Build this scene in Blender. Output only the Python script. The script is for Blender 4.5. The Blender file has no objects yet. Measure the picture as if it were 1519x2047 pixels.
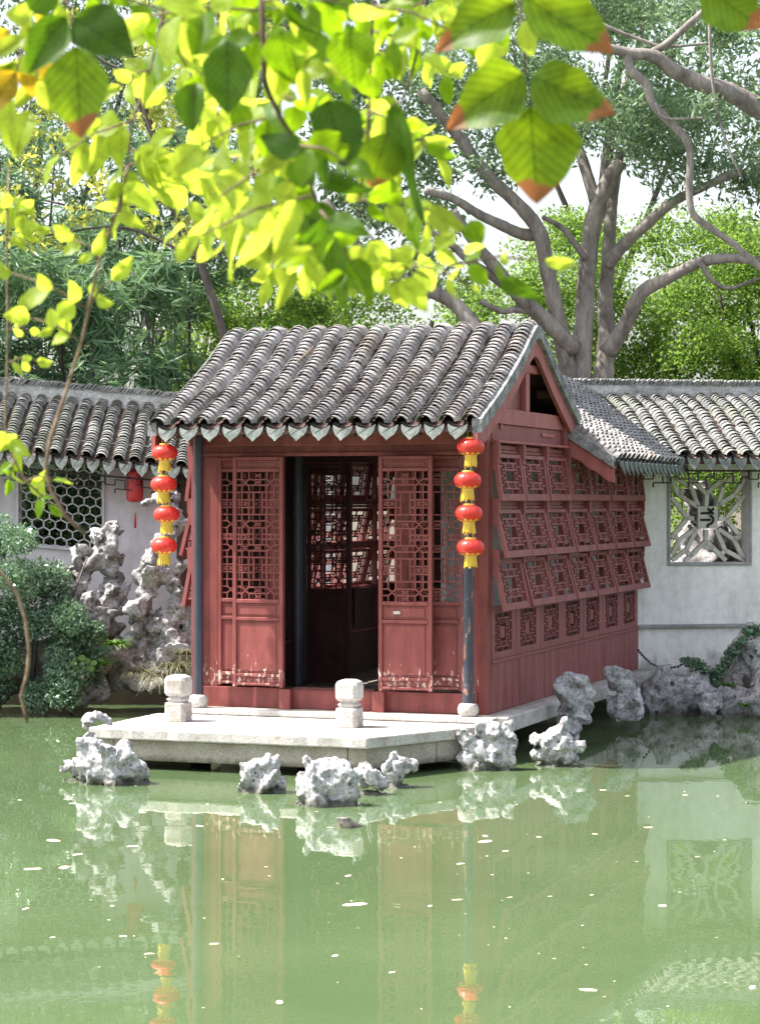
import bpy, math, random
import numpy as np
from mathutils import Vector, Matrix
random.seed(7); RNG = np.random.default_rng(7)
SC = bpy.context.scene; COL = SC.collection
R = math.radians
# ------------------------------------------------------------------ camera, sky, sun, exposure
F, CX, CY, H = 4500.0, 760.0, 1000.0, 2.05          # focal length in photo pixels, horizon row, eye height over the water
cd = bpy.data.cameras.new('camera'); cam = bpy.data.objects.new('camera', cd); COL.objects.link(cam)
cam.location = (0, 0, H); cam.rotation_euler = (R(90), 0, 0)
cd.sensor_fit = 'HORIZONTAL'; cd.sensor_width = 36; cd.lens = F/1519*36; cd.shift_y = -23.5/1519
cd.clip_start = 0.05; cd.clip_end = 2000
cd.dof.use_dof = True; cd.dof.focus_distance = 18.5; cd.dof.aperture_fstop = cd.lens/1000/0.0048
SC.camera = cam
SUN_EL, SUN_AZ = 57, 88                              # azimuth: degrees to the left of straight behind the camera
sdir = Vector((-math.cos(R(SUN_EL))*math.sin(R(SUN_AZ)), -math.cos(R(SUN_EL))*math.cos(R(SUN_AZ)), math.sin(R(SUN_EL))))
W = bpy.data.worlds.new('World'); SC.world = W; W.use_nodes = True
nt = W.node_tree; bg = nt.nodes['Background']
sky = nt.nodes.new('ShaderNodeTexSky'); sky.sky_type = 'NISHITA'; sky.sun_disc = False
sky.sun_elevation = R(SUN_EL); sky.sun_rotation = math.atan2(sdir.x, sdir.y); sky.dust_density = 4; sky.air_density = 1.2
hs = nt.nodes.new('ShaderNodeHueSaturation'); hs.inputs['Saturation'].default_value = 0.5
nt.links.new(sky.outputs[0], hs.inputs['Color']); nt.links.new(hs.outputs[0], bg.inputs[0]); bg.inputs[1].default_value = 0.15
sl = bpy.data.lights.new('sun', 'SUN'); sl.energy = 5.0; sl.angle = R(0.6); sl.color = (1.0, 0.95, 0.87)
so = bpy.data.objects.new('sun', sl); COL.objects.link(so); so.rotation_euler = (-sdir).to_track_quat('-Z', 'Y').to_euler(); so.location = (-20, -5, 40)
SC.view_settings.view_transform = 'Standard'; SC.view_settings.look = 'None'; SC.view_settings.gamma = 1
SC.view_settings.exposure = 1.33
SC.render.engine = 'CYCLES'; SC.cycles.use_denoising = True; SC.cycles.use_adaptive_sampling = True; SC.cycles.adaptive_threshold = .025; SC.cycles.max_bounces = 6; SC.cycles.diffuse_bounces = 3; SC.cycles.glossy_bounces = 3; SC.cycles.transparent_max_bounces = 8

# ------------------------------------------------------------------ materials
def NN(t, kind, **kw):
    n = t.nodes.new(kind)
    for k, v in kw.items():
        if k.startswith('i_'): n.inputs[k[2:].replace('_', ' ')].default_value = v
        else: setattr(n, k, v)
    return n
def new_mat(name):
    m = bpy.data.materials.new(name); m.use_nodes = True
    return m, m.node_tree, m.node_tree.nodes['Principled BSDF']
def ramp(t, stops):
    r = t.nodes.new('ShaderNodeValToRGB'); e = r.color_ramp.elements
    while len(e) < len(stops): e.new(0.5)
    for i, (p, c) in enumerate(stops): e[i].position = p; e[i].color = (*c, 1) if len(c) == 3 else c
    return r
def mixc(t, fac, a, b, mode='MIX'):
    n = t.nodes.new('ShaderNodeMix'); n.data_type = 'RGBA'; n.blend_type = mode
    for k, v in ((0, fac), (6, a), (7, b)):
        if isinstance(v, (int, float)): n.inputs[k].default_value = v
        elif isinstance(v, tuple): n.inputs[k].default_value = (*v, 1)
        else: t.links.new(v, n.inputs[k])
    return n.outputs[2]
def coords(t, scale=(1, 1, 1), kind='Object'):
    tc = t.nodes.new('ShaderNodeTexCoord'); mp = t.nodes.new('ShaderNodeMapping'); mp.inputs['Scale'].default_value = scale
    t.links.new(tc.outputs[kind], mp.inputs[0]); return mp.outputs[0]
def noise(t, vec, scale, detail=5, rough=.6):
    n = NN(t, 'ShaderNodeTexNoise'); n.inputs['Scale'].default_value = scale; n.inputs['Detail'].default_value = detail; n.inputs['Roughness'].default_value = rough
    t.links.new(vec, n.inputs['Vector']); return n.outputs['Fac']
def bump(t, b, h, strength, dist=.02):
    n = t.nodes.new('ShaderNodeBump'); n.inputs['Strength'].default_value = strength; n.inputs['Distance'].default_value = dist
    t.links.new(h, n.inputs['Height']); t.links.new(n.outputs[0], b.inputs['Normal'])
def geo_vec(t, scale=(1, 1, 1)):
    g = t.nodes.new('ShaderNodeNewGeometry'); mp = t.nodes.new('ShaderNodeMapping'); mp.inputs['Scale'].default_value = scale
    t.links.new(g.outputs['Position'], mp.inputs[0]); return mp.outputs[0]
def mat(name, stops, scale=6, rough=.7, bs=.3, stretch=(1, 1, 1), fine=None, spec=.3, obj_var=0, world=True):
    m, t, b = new_mat(name)
    v = geo_vec(t, stretch) if world else coords(t, stretch)
    n = noise(t, v, scale); r = ramp(t, stops); t.links.new(n, r.inputs[0]); c = r.outputs[0]
    if fine:
        f = noise(t, v, fine[0], 3); rr = ramp(t, [(.35, (fine[1],)*3), (.65, (1, 1, 1))]); t.links.new(f, rr.inputs[0])
        c = mixc(t, 1.0, c, rr.outputs[0], 'MULTIPLY')
    if obj_var:
        oi = t.nodes.new('ShaderNodeObjectInfo'); rr = ramp(t, [(0, (1-obj_var,)*3), (1, (1+obj_var*.6,)*3)]); t.links.new(oi.outputs['Random'], rr.inputs[0])
        c = mixc(t, 1.0, c, rr.outputs[0], 'MULTIPLY')
    t.links.new(c, b.inputs['Base Color']); b.inputs['Roughness'].default_value = rough; b.inputs['Specular IOR Level'].default_value = spec
    if bs: bump(t, b, n, bs)
    return m
M = {}
def tide(m, top, col):                                   # algae-stained band just above the pond, with a ragged edge
    t = m.node_tree; b = t.nodes['Principled BSDF']; src = b.inputs['Base Color'].links[0].from_socket
    g = t.nodes.new('ShaderNodeNewGeometry'); sx = t.nodes.new('ShaderNodeSeparateXYZ'); t.links.new(g.outputs['Position'], sx.inputs[0])
    n = noise(t, g.outputs['Position'], 14, 5, .7); ad = t.nodes.new('ShaderNodeMath'); ad.operation = 'MULTIPLY_ADD'; ad.inputs[1].default_value = -.12; t.links.new(n, ad.inputs[0]); t.links.new(sx.outputs['Z'], ad.inputs[2])
    mr = NN(t, 'ShaderNodeMapRange'); mr.inputs['From Min'].default_value = top-.09; mr.inputs['From Max'].default_value = top-.04; mr.inputs['To Min'].default_value = .85; mr.inputs['To Max'].default_value = 0; t.links.new(ad.outputs[0], mr.inputs['Value'])
    t.links.new(mixc(t, mr.outputs[0], src, col), b.inputs['Base Color'])
M['stone'] = mat('granite', [(.28, (.36, .31, .26)), (.46, (.54, .51, .48)), (.75, (.66, .63, .61))], 4.5, .8, .35, fine=(70, .62))
M['stone_dark'] = mat('granite_aged', [(.25, (.30, .25, .20)), (.5, (.42, .37, .32)), (.75, (.52, .48, .43))], 3.5, .85, .35, fine=(70, .65))
def taihu_mat(name, stops, scale):
    m = mat(name, stops, scale, .85, .7, fine=(38, .45)); t = m.node_tree; b = t.nodes['Principled BSDF']
    src = b.inputs['Base Color'].links[0].from_socket; v = geo_vec(t); vo = NN(t, 'ShaderNodeTexVoronoi'); vo.inputs['Scale'].default_value = 17; vo.inputs['Randomness'].default_value = 1
    nz = noise(t, v, 9, 4); mx = mixc(t, .35, v, nz); t.links.new(mx, vo.inputs['Vector'])
    r = ramp(t, [(.10, (.22, .20, .19)), (.26, (1, 1, 1))]); t.links.new(vo.outputs['Distance'], r.inputs[0])   # dark specks in the colour, standing in for shade inside pits
    t.links.new(mixc(t, .75, src, r.outputs[0], 'MULTIPLY'), b.inputs['Base Color']); return m
M['taihu'] = taihu_mat('taihu_limestone', [(.3, (.15, .135, .13)), (.48, (.34, .33, .335)), (.7, (.56, .55, .56))], 7)
M['taihu_pale'] = taihu_mat('taihu_pale', [(.28, (.18, .17, .165)), (.45, (.46, .45, .46)), (.7, (.66, .65, .66))], 8)  # paler copy of the limestone, sunlight on the rocks put into its colour
M['taihu_brown'] = taihu_mat('taihu_brown', [(.3, (.13, .11, .095)), (.48, (.27, .245, .225)), (.7, (.44, .42, .40))], 6)
tide(M['stone_dark'], .065, (.07, .075, .045))
for k_ in ('taihu', 'taihu_pale', 'taihu_brown'): tide(M[k_], .02, (.06, .06, .04))
def tile_mat(name, c0, c1, c2, moss):
    m, t, b = new_mat(name)
    v = geo_vec(t); n = noise(t, v, 5, 6, .7); r = ramp(t, [(.3, c0), (.5, c1), (.72, c2)]); t.links.new(n, r.inputs[0])
    n2 = noise(t, v, 1.7, 5, .7); r2 = ramp(t, [(.52, (0, 0, 0)), (.68, (1, 1, 1))]); t.links.new(n2, r2.inputs[0])
    fac = t.nodes.new('ShaderNodeMath'); fac.operation = 'MULTIPLY'; fac.inputs[1].default_value = .6; t.links.new(r2.outputs[0], fac.inputs[0])
    c = mixc(t, fac.outputs[0], r.outputs[0], moss)
    oi = t.nodes.new('ShaderNodeObjectInfo'); rr = ramp(t, [(0, (.72,)*3), (1, (1.2,)*3)]); t.links.new(oi.outputs['Random'], rr.inputs[0])
    c = mixc(t, 1.0, c, rr.outputs[0], 'MULTIPLY')
    t.links.new(c, b.inputs['Base Color']); b.inputs['Roughness'].default_value = .75
    bump(t, b, noise(t, v, 60, 3), .3, .01)
    return m
M['tile'] = tile_mat('roof_tile_clay', (.105, .10, .10), (.235, .225, .225), (.42, .41, .41), (.19, .15, .115))
M['tile_green'] = tile_mat('corridor_tile_clay', (.085, .085, .08), (.175, .178, .172), (.31, .31, .30), (.12, .135, .075))
M['pan'] = mat('pan_tile_clay', [(.3, (.06, .055, .05)), (.6, (.15, .14, .13)), (.75, (.22, .17, .13))], 9, .9, .3)
M['drip'] = mat('drip_tile_clay', [(.3, (.09, .105, .10)), (.55, (.165, .185, .175)), (.75, (.25, .27, .255))], 16, .8, .4, fine=(60, .7))
M['verge'] = mat('verge_mortar', [(.3, (.13, .13, .14)), (.5, (.28, .28, .29)), (.72, (.46, .45, .46))], 9, .9, .5, fine=(45, .55))
def red_mat(name, dark, mid, light, chip=True):
    m, t, b = new_mat(name)
    v = geo_vec(t, (1, 1, .35)); n = noise(t, v, 9, 6, .65)
    r = ramp(t, [(.25, dark), (.5, mid), (.78, light)]); t.links.new(n, r.inputs[0]); c = r.outputs[0]
    ns = noise(t, geo_vec(t, (1, 1, .12)), 7, 6, .7); rs = ramp(t, [(.3, (.72, .70, .70)), (.55, (1, 1, 1)), (.8, (1.12, 1.16, 1.16))]); t.links.new(ns, rs.inputs[0]); c = mixc(t, 1.0, c, rs.outputs[0], 'MULTIPLY')   # weather streaks
    if chip:                                            # flaked paint, mostly low on the doors where water splashes
        v2 = geo_vec(t, (1, 1, .33)); n2 = noise(t, v2, 34, 4, .75)
        g = t.nodes.new('ShaderNodeNewGeometry'); sx = t.nodes.new('ShaderNodeSeparateXYZ'); t.links.new(g.outputs['Position'], sx.inputs[0])
        mr = NN(t, 'ShaderNodeMapRange'); mr.inputs['From Min'].default_value = .60; mr.inputs['From Max'].default_value = .98; mr.inputs['To Min'].default_value = .20; mr.inputs['To Max'].default_value = .0
        t.links.new(sx.outputs['Z'], mr.inputs['Value'])
        ad = t.nodes.new('ShaderNodeMath'); ad.operation = 'ADD'; t.links.new(n2, ad.inputs[0]); t.links.new(mr.outputs[0], ad.inputs[1])
        rr = ramp(t, [(.755, (0, 0, 0)), (.785, (1, 1, 1))]); t.links.new(ad.outputs[0], rr.inputs[0])
        c = mixc(t, rr.outputs[0], c, (.62, .48, .42))
    t.links.new(c, b.inputs['Base Color']); b.inputs['Roughness'].default_value = .55; b.inputs['Specular IOR Level'].default_value = .35
    bump(t, b, n, .15, .01)
    return m
M['red'] = red_mat('red_painted_wood', (.145, .036, .033), (.22, .056, .051), (.285, .082, .075))
M['red_side'] = red_mat('red_boards', (.17, .046, .045), (.25, .072, .070), (.315, .105, .102), False)
M['red_gable'] = red_mat('red_gable_paint', (.26, .072, .068), (.34, .10, .095), (.40, .135, .128), False)
M['red_sill'] = red_mat('red_sill_paint', (.145, .036, .033), (.22, .056, .051), (.285, .082, .075), False)
M['brown'] = mat('dark_brown_wood', [(.3, (.035, .018, .014)), (.6, (.08, .04, .032)), (.8, (.12, .065, .05))], 7, .6, .2, (1, 1, .3))
M['inner'] = mat('inner_wood', [(.3, (.05, .022, .019)), (.6, (.085, .034, .029)), (.8, (.12, .05, .044))], 7, .6, .2, (1, 1, .3))  # wood darkened to put the dimness of the interior into its colour
M['fret'] = mat('fret_wood', [(.3, (.018, .012, .011)), (.7, (.05, .03, .027))], 12, .6, 0)
def column_mat(name, lo, hi):
    m, t, b = new_mat(name)
    v = geo_vec(t, (1, 1, .4)); n = noise(t, v, 22, 5, .7)
    r = ramp(t, [(0, (.018, .019, .032)), (lo, (.05, .05, .072)), (lo+.012, (.40, .22, .16)), (hi, (.24, .09, .07)), (1, (.58, .47, .38))]); t.links.new(n, r.inputs[0])
    t.links.new(r.outputs[0], b.inputs['Base Color']); b.inputs['Roughness'].default_value = .38
    bump(t, b, n, .3, .01); return m
M['column'] = column_mat('column_lacquer', .72, .8)
M['column_worn'] = column_mat('column_lacquer_worn', .575, .65)
def plaster_mat(name, base, grime):
    m, t, b = new_mat(name)
    v = geo_vec(t, (1, 1, .45)); n = noise(t, v, 1.6, 7, .7)
    r = ramp(t, [(.3, grime), (.55, base), (1, base)]); t.links.new(n, r.inputs[0])
    n2 = noise(t, geo_vec(t), 11, 4); rr = ramp(t, [(.3, (.86,)*3), (.6, (1, 1, 1))]); t.links.new(n2, rr.inputs[0])
    c = mixc(t, 1.0, r.outputs[0], rr.outputs[0], 'MULTIPLY')
    nv = noise(t, geo_vec(t, (1, 1, .07)), 9, 6, .75); rv = ramp(t, [(.28, (.78, .77, .74)), (.52, (1, 1, 1))]); t.links.new(nv, rv.inputs[0]); c = mixc(t, .7, c, mixc(t, 1.0, c, rv.outputs[0], 'MULTIPLY'))
    g = t.nodes.new('ShaderNodeNewGeometry'); sx = t.nodes.new('ShaderNodeSeparateXYZ'); t.links.new(g.outputs['Position'], sx.inputs[0])
    ns = noise(t, geo_vec(t, (1, 1, .6)), 5, 5, .7)
    ad = t.nodes.new('ShaderNodeMath'); ad.operation = 'MULTIPLY_ADD'; ad.inputs[1].default_value = 1.0; t.links.new(ns, ad.inputs[0]); t.links.new(sx.outputs['Z'], ad.inputs[2])
    r3 = ramp(t, [(.78, (.50, .49, .47)), (1.0, (1, 1, 1))]); t.links.new(ad.outputs[0], r3.inputs[0])   # damp stain near the ground
    c = mixc(t, 1.0, c, r3.outputs[0], 'MULTIPLY')
    t.links.new(c, b.inputs['Base Color']); b.inputs['Roughness'].default_value = .9; b.inputs['Specular IOR Level'].default_value = .15
    bump(t, b, n2, .12, .01); return m
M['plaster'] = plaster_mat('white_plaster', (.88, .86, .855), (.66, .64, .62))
M['plaster_left'] = plaster_mat('white_plaster_shaded', (.64, .62, .66), (.50, .48, .50))  # white plaster darkened to lavender: the left wall's shade put into its colour
M['band'] = mat('ridge_plaster', [(.3, (.22, .22, .21)), (.5, (.42, .42, .41)), (.7, (.56, .56, .55))], 5, .9, .3, (1, 1, 2), fine=(30, .6))
M['ledge'] = mat('ledge_mortar', [(.3, (.22, .215, .22)), (.6, (.36, .355, .36)), (.8, (.45, .44, .45))], 6, .9, .2)
M['lattice_grey'] = mat('lattice_grey', [(.3, (.42, .41, .43)), (.6, (.55, .54, .56)), (.8, (.62, .61, .63))], 8, .85, .1)
M['tracery'] = mat('tracery_plaster', [(.3, (.42, .38, .33)), (.6, (.6, .57, .52)), (.8, (.7, .67, .63))], 8, .85, .1)
M['black'] = mat('black_ink', [(.3, (.012, .012, .012)), (.7, (.03, .03, .03))], 20, .7, 0)
M['bark'] = mat('tree_bark', [(.3, (.13, .11, .10)), (.5, (.27, .24, .225)), (.75, (.42, .37, .34))], 6, .9, .7, (1, 1, .35), fine=(30, .7))
M['bark_dark'] = mat('dark_bark', [(.3, (.045, .037, .035)), (.7, (.13, .11, .105))], 7, .9, .5, (1, 1, .4))
M['twig'] = mat('twig_bark', [(.3, (.09, .06, .04)), (.7, (.26, .19, .12))], 60, .8, .2)
M['twig_dark'] = mat('twig_dark', [(.3, (.035, .022, .015)), (.7, (.10, .065, .04))], 60, .8, .2)
M['soil'] = mat('soil', [(.3, (.055, .047, .035)), (.6, (.10, .085, .06)), (.8, (.12, .13, .06))], 2, .95, .5)
def lantern_mat(name, col, trans):
    m, t, b = new_mat(name); out = t.nodes['Material Output']
    b.inputs['Base Color'].default_value = (*col, 1); b.inputs['Roughness'].default_value = .36; b.inputs['Coat Weight'].default_value = .4; b.inputs['Coat Roughness'].default_value = .22
    tr = t.nodes.new('ShaderNodeBsdfTranslucent'); tr.inputs[0].default_value = (*col, 1); mx = t.nodes.new('ShaderNodeMixShader'); mx.inputs[0].default_value = trans
    t.links.new(b.outputs[0], mx.inputs[1]); t.links.new(tr.outputs[0], mx.inputs[2]); t.links.new(mx.outputs[0], out.inputs[0]); return m
M['lantern'] = lantern_mat('lantern_silk', (.72, .045, .03), .3)
M['lantern_paper'] = lantern_mat('lantern_red_cloth', (.60, .045, .05), .3)
M['gold'] = lantern_mat('gold_fringe', (.85, .62, .06), .3)
M['gold_print'] = mat('gold_trim', [(.3, (.75, .45, .06)), (.7, (.9, .66, .15))], 30, .4, 0)
M['lantern_ink'] = mat('lantern_ink', [(.3, (.22, .02, .03)), (.7, (.28, .03, .035))], 30, .7, 0)
def leaf_mat(name, c_dark, c_light, trans, tf=.5, veins=False, tip=None, gloss=.45):
    m, t, b = new_mat(name); out = t.nodes['Material Output']
    if veins: oi = t.nodes.new('ShaderNodeObjectInfo'); src = oi.outputs['Random']
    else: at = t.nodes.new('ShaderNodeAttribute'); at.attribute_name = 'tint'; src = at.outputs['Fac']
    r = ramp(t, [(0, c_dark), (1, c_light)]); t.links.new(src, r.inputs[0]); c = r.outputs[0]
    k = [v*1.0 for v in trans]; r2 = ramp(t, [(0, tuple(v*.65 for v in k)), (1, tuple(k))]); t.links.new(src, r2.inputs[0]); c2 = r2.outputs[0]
    if veins:
        tc = t.nodes.new('ShaderNodeTexCoord'); sp = t.nodes.new('ShaderNodeSeparateXYZ'); t.links.new(tc.outputs['Object'], sp.inputs[0])
        ax = t.nodes.new('ShaderNodeMath'); ax.operation = 'ABSOLUTE'; t.links.new(sp.outputs['X'], ax.inputs[0])
        ph = t.nodes.new('ShaderNodeMath'); ph.operation = 'MULTIPLY_ADD'; ph.inputs[1].default_value = -.9; t.links.new(ax.outputs[0], ph.inputs[0]); t.links.new(sp.outputs['Y'], ph.inputs[2])
        sn = t.nodes.new('ShaderNodeMath'); sn.operation = 'MULTIPLY'; sn.inputs[1].default_value = 52; t.links.new(ph.outputs[0], sn.inputs[0])
        si = t.nodes.new('ShaderNodeMath'); si.operation = 'SINE'; t.links.new(sn.outputs[0], si.inputs[0])
        vr = ramp(t, [(.80, (1, 1, 1)), (.97, (.66, .70, .6))]); mr = NN(t, 'ShaderNodeMapRange'); mr.inputs['From Min'].default_value = -1; t.links.new(si.outputs[0], mr.inputs['Value']); t.links.new(mr.outputs[0], vr.inputs[0])
        mid = ramp(t, [(.006, (.5, .55, .45)), (.02, (1, 1, 1))]); t.links.new(ax.outputs[0], mid.inputs[0])
        gv = geo_vec(t); bl = noise(t, gv, 55, 5, .7); br = ramp(t, [(.28, (.55, .52, .40)), (.5, (.95, .97, .9)), (.75, (1.2, 1.15, 1.1))]); t.links.new(bl, br.inputs[0])
        v = mixc(t, 1.0, mixc(t, 1.0, vr.outputs[0], mid.outputs[0], 'MULTIPLY'), br.outputs[0], 'MULTIPLY')
        c = mixc(t, 1.0, c, v, 'MULTIPLY'); c2 = mixc(t, 1.0, c2, v, 'MULTIPLY')
        if tip:
            oj = t.nodes.new('ShaderNodeObjectInfo'); va = t.nodes.new('ShaderNodeVectorMath'); va.operation = 'ADD'; t.links.new(tc.outputs['Object'], va.inputs[0]); t.links.new(oj.outputs['Location'], va.inputs[1]); nz = noise(t, va.outputs[0], 2.6, 4); ad = t.nodes.new('ShaderNodeMath'); ad.operation = 'MULTIPLY_ADD'; ad.inputs[1].default_value = .34; t.links.new(nz, ad.inputs[0]); t.links.new(sp.outputs['Y'], ad.inputs[2])
            tr_ = ramp(t, [(tip, (0, 0, 0)), (tip+.04, (1, 1, 1))]); t.links.new(ad.outputs[0], tr_.inputs[0])
            c = mixc(t, tr_.outputs[0], c, (.24, .11, .05)); c2 = mixc(t, tr_.outputs[0], c2, (.36, .13, .04))
    t.links.new(c, b.inputs['Base Color']); b.inputs['Roughness'].default_value = gloss; b.inputs['Specular IOR Level'].default_value = .35
    tl = t.nodes.new('ShaderNodeBsdfTranslucent'); t.links.new(c2, tl.inputs[0])
    mx = t.nodes.new('ShaderNodeMixShader'); mx.inputs[0].default_value = tf
    t.links.new(b.outputs[0], mx.inputs[1]); t.links.new(tl.outputs[0], mx.inputs[2]); t.links.new(mx.outputs[0], out.inputs[0]); return m
M['leaf_far_bright'] = leaf_mat('leaf_bright', (.05, .105, .022), (.14, .22, .045), (.34, .54, .085), .5)
M['leaf_far_dark'] = leaf_mat('leaf_blue_green', (.075, .12, .07), (.20, .28, .17), (.28, .44, .20), .42)
M['leaf_bamboo'] = leaf_mat('leaf_bamboo', (.045, .10, .06), (.17, .28, .17), (.24, .40, .16), .4)
M['leaf_yellow'] = leaf_mat('leaf_yellow', (.13, .17, .03), (.30, .34, .07), (.75, .80, .18), .5)
M['leaf_shrub'] = leaf_mat('leaf_shrub', (.06, .125, .08), (.21, .32, .22), (.2, .34, .14), .3, gloss=.26)
M['leaf_herb'] = leaf_mat('leaf_herb', (.07, .15, .03), (.16, .28, .06), (.25, .45, .08), .4)
M['grass_dry'] = leaf_mat('grass_dry', (.11, .11, .05), (.26, .25, .15), (.25, .25, .12), .3)
M['leaf_a'] = leaf_mat('leaf_green', (.04, .10, .006), (.12, .20, .010), (.40, .64, .012), .62, True)
M['leaf_b'] = leaf_mat('leaf_yellow_green', (.14, .21, .015), (.28, .35, .04), (.80, .95, .09), .65, True)
M['leaf_c'] = leaf_mat('leaf_brown_tipped', (.05, .11, .008), (.09, .16, .01), (.36, .52, .015), .6, True, .925)
M['leaf_d'] = leaf_mat('leaf_deep_green', (.03, .075, .006), (.06, .12, .008), (.14, .29, .008), .5, True)
M['leaf_e'] = leaf_mat('leaf_autumn', (.25, .13, .01), (.3, .2, .015), (.9, .6, .03), .6, True)
M['float_leaf'] = mat('floating_leaf', [(.3, (.55, .42, .25)), (.6, (.75, .68, .55)), (.8, (.85, .8, .7))], 9, .7, .1)
def water_mat():
    m, t, b = new_mat('pond_water')
    v = geo_vec(t); n0 = noise(t, v, .45, 5); r = ramp(t, [(.3, (.072, .112, .050)), (.7, (.096, .140, .066))]); t.links.new(n0, r.inputs[0])
    t.links.new(r.outputs[0], b.inputs['Base Color']); b.inputs['Roughness'].default_value = .012; b.inputs['IOR'].default_value = 1.52; b.inputs['Specular IOR Level'].default_value = .5
    n1 = noise(t, geo_vec(t, (1.0, .55, 1)), 3.0, 2, .5); n2 = noise(t, geo_vec(t, (1.0, .6, 1)), 11, 2, .5)
    ad = t.nodes.new('ShaderNodeMath'); ad.operation = 'MULTIPLY_ADD'; ad.inputs[1].default_value = .25; t.links.new(n2, ad.inputs[0]); t.links.new(n1, ad.inputs[2])
    bump(t, b, ad.outputs[0], .10, .012); return m
M['water'] = water_mat()

# ------------------------------------------------------------------ mesh helpers
class MB:
    def __init__(s): s.v = []; s.f = []
    def add(s, vs, fs):
        b = len(s.v); s.v.extend([tuple(p) for p in vs]); s.f.extend([tuple(b+i for i in f) for f in fs]); return s
    def box(s, x0, y0, z0, x1, y1, z1, mtx=None):
        vs = [Vector(p) for p in ((x0, y0, z0), (x1, y0, z0), (x1, y1, z0), (x0, y1, z0), (x0, y0, z1), (x1, y0, z1), (x1, y1, z1), (x0, y1, z1))]
        if mtx is not None: vs = [mtx @ p for p in vs]
        return s.add(vs, [(0, 3, 2, 1), (4, 5, 6, 7), (0, 1, 5, 4), (1, 2, 6, 5), (2, 3, 7, 6), (3, 0, 4, 7)])
    def bar(s, p, q, w, d, n=(0, 1, 0)):                 # square bar from p to q, width w across, depth d along n
        p, q, n = Vector(p), Vector(q), Vector(n); t = (q-p).normalized(); a = t.cross(n).normalized()*w/2; n = n*d/2
        vs = [p-a-n, p+a-n, p+a+n, p-a+n, q-a-n, q+a-n, q+a+n, q-a+n]
        return s.add(vs, [(0, 1, 2, 3), (7, 6, 5, 4), (4, 5, 1, 0), (5, 6, 2, 1), (6, 7, 3, 2), (7, 4, 0, 3)])
    def tube(s, pts, radii, k=8, cap=True, lump=0):
        pts = [Vector(p) for p in pts]; b = len(s.v); up = Vector((.31, .2, .93))
        if isinstance(radii, (int, float)): radii = [radii]*len(pts)
        for i, p in enumerate(pts):
            t = (pts[min(i+1, len(pts)-1)]-pts[max(i-1, 0)]).normalized()
            a = t.cross(up); a = a.normalized() if a.length > 1e-4 else t.orthogonal().normalized(); c = t.cross(a).normalized()
            for j in range(k):
                an = 2*math.pi*j/k; r = radii[i]*(1+lump*random.uniform(-1, 1)); s.v.append(tuple(p+a*math.cos(an)*r+c*math.sin(an)*r))
        for i in range(len(pts)-1):
            for j in range(k): s.f.append((b+i*k+j, b+i*k+(j+1) % k, b+(i+1)*k+(j+1) % k, b+(i+1)*k+j))
        if cap: s.f.append(tuple(b+j for j in range(k))[::-1]); s.f.append(tuple(b+(len(pts)-1)*k+j for j in range(k)))
        return s
    def lathe(s, prof, c=(0, 0, 0), k=16, fn=None):
        b = len(s.v)
        for r, z in prof:
            for j in range(k):
                a = 2*math.pi*j/k; rr = r*(fn(a) if fn else 1); s.v.append((c[0]+rr*math.cos(a), c[1]+rr*math.sin(a), c[2]+z))
        for i in range(len(prof)-1):
            for j in range(k): s.f.append((b+i*k+j, b+i*k+(j+1) % k, b+(i+1)*k+(j+1) % k, b+(i+1)*k+j))
        s.f.append(tuple(b+j for j in range(k))[::-1]); s.f.append(tuple(b+(len(prof)-1)*k+j for j in range(k)))
        return s
    def prism(s, poly, fn):                              # poly: 2-D points; fn(pt, side) -> 3-D point, side 0 / 1
        n = len(poly); vs = [fn(p, 0) for p in poly]+[fn(p, 1) for p in poly]
        return s.add(vs, [tuple(range(n))[::-1], tuple(range(n, 2*n))]+[(i, (i+1) % n, n+(i+1) % n, n+i) for i in range(n)])
    def mesh(s, name, m, smooth=False):
        me = bpy.data.meshes.new(name); me.from_pydata([tuple(p) for p in s.v], [], s.f); me.update()
        if m: me.materials.append(m)
        if smooth: me.shade_smooth()
        return me
    def build(s, name, m, parent=None, smooth=False, angle=None, bevel=0):
        o = obj(name, s.mesh(name, m, smooth), parent)
        if bevel:
            md = o.modifiers.new('bevel', 'BEVEL'); md.width = bevel; md.segments = 2; md.limit_method = 'ANGLE'
        if angle is not None: o.data.set_sharp_from_angle(angle=R(angle))
        return o
def obj(name, me, parent=None):
    o = bpy.data.objects.new(name, me); COL.objects.link(o); o.parent = parent; return o
def empty(name, loc=(0, 0, 0), rz=0):
    o = bpy.data.objects.new(name, None); COL.objects.link(o); o.location = loc; o.rotation_euler = (0, 0, rz); o.empty_display_size = .1; return o
def tag(o, label=None, cat=None, group=None, kind=None):
    for k, v in (('label', label), ('category', cat), ('group', group), ('kind', kind)):
        if v: o[k] = v
    return o
def fix_normals(me):
    import bmesh
    bm = bmesh.new(); bm.from_mesh(me); bmesh.ops.recalc_face_normals(bm, faces=bm.faces); bm.to_mesh(me); bm.free()
class Frame:                                             # a local frame standing in the garden: x along a front, y away from the viewer
    def __init__(s, loc, rz): s.loc = Vector(loc); s.rz = rz; s.m = Matrix.Translation(s.loc) @ Matrix.Rotation(rz, 4, 'Z'); s.inv = s.m.inverted()
    def at(s, px, py, y=0.0):                            # where the line of sight meets the local plane y
        o = s.inv @ Vector((0, 0, H)); d = s.inv.to_3x3() @ Vector(((px-CX)/F, 1, (CY-py)/F)); k = (y-o.y)/d.y; p = o+d*k; return p
def wp(px, py, Y): return Vector(((px-CX)/F*Y, Y, H+(CY-py)/F*Y))

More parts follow.
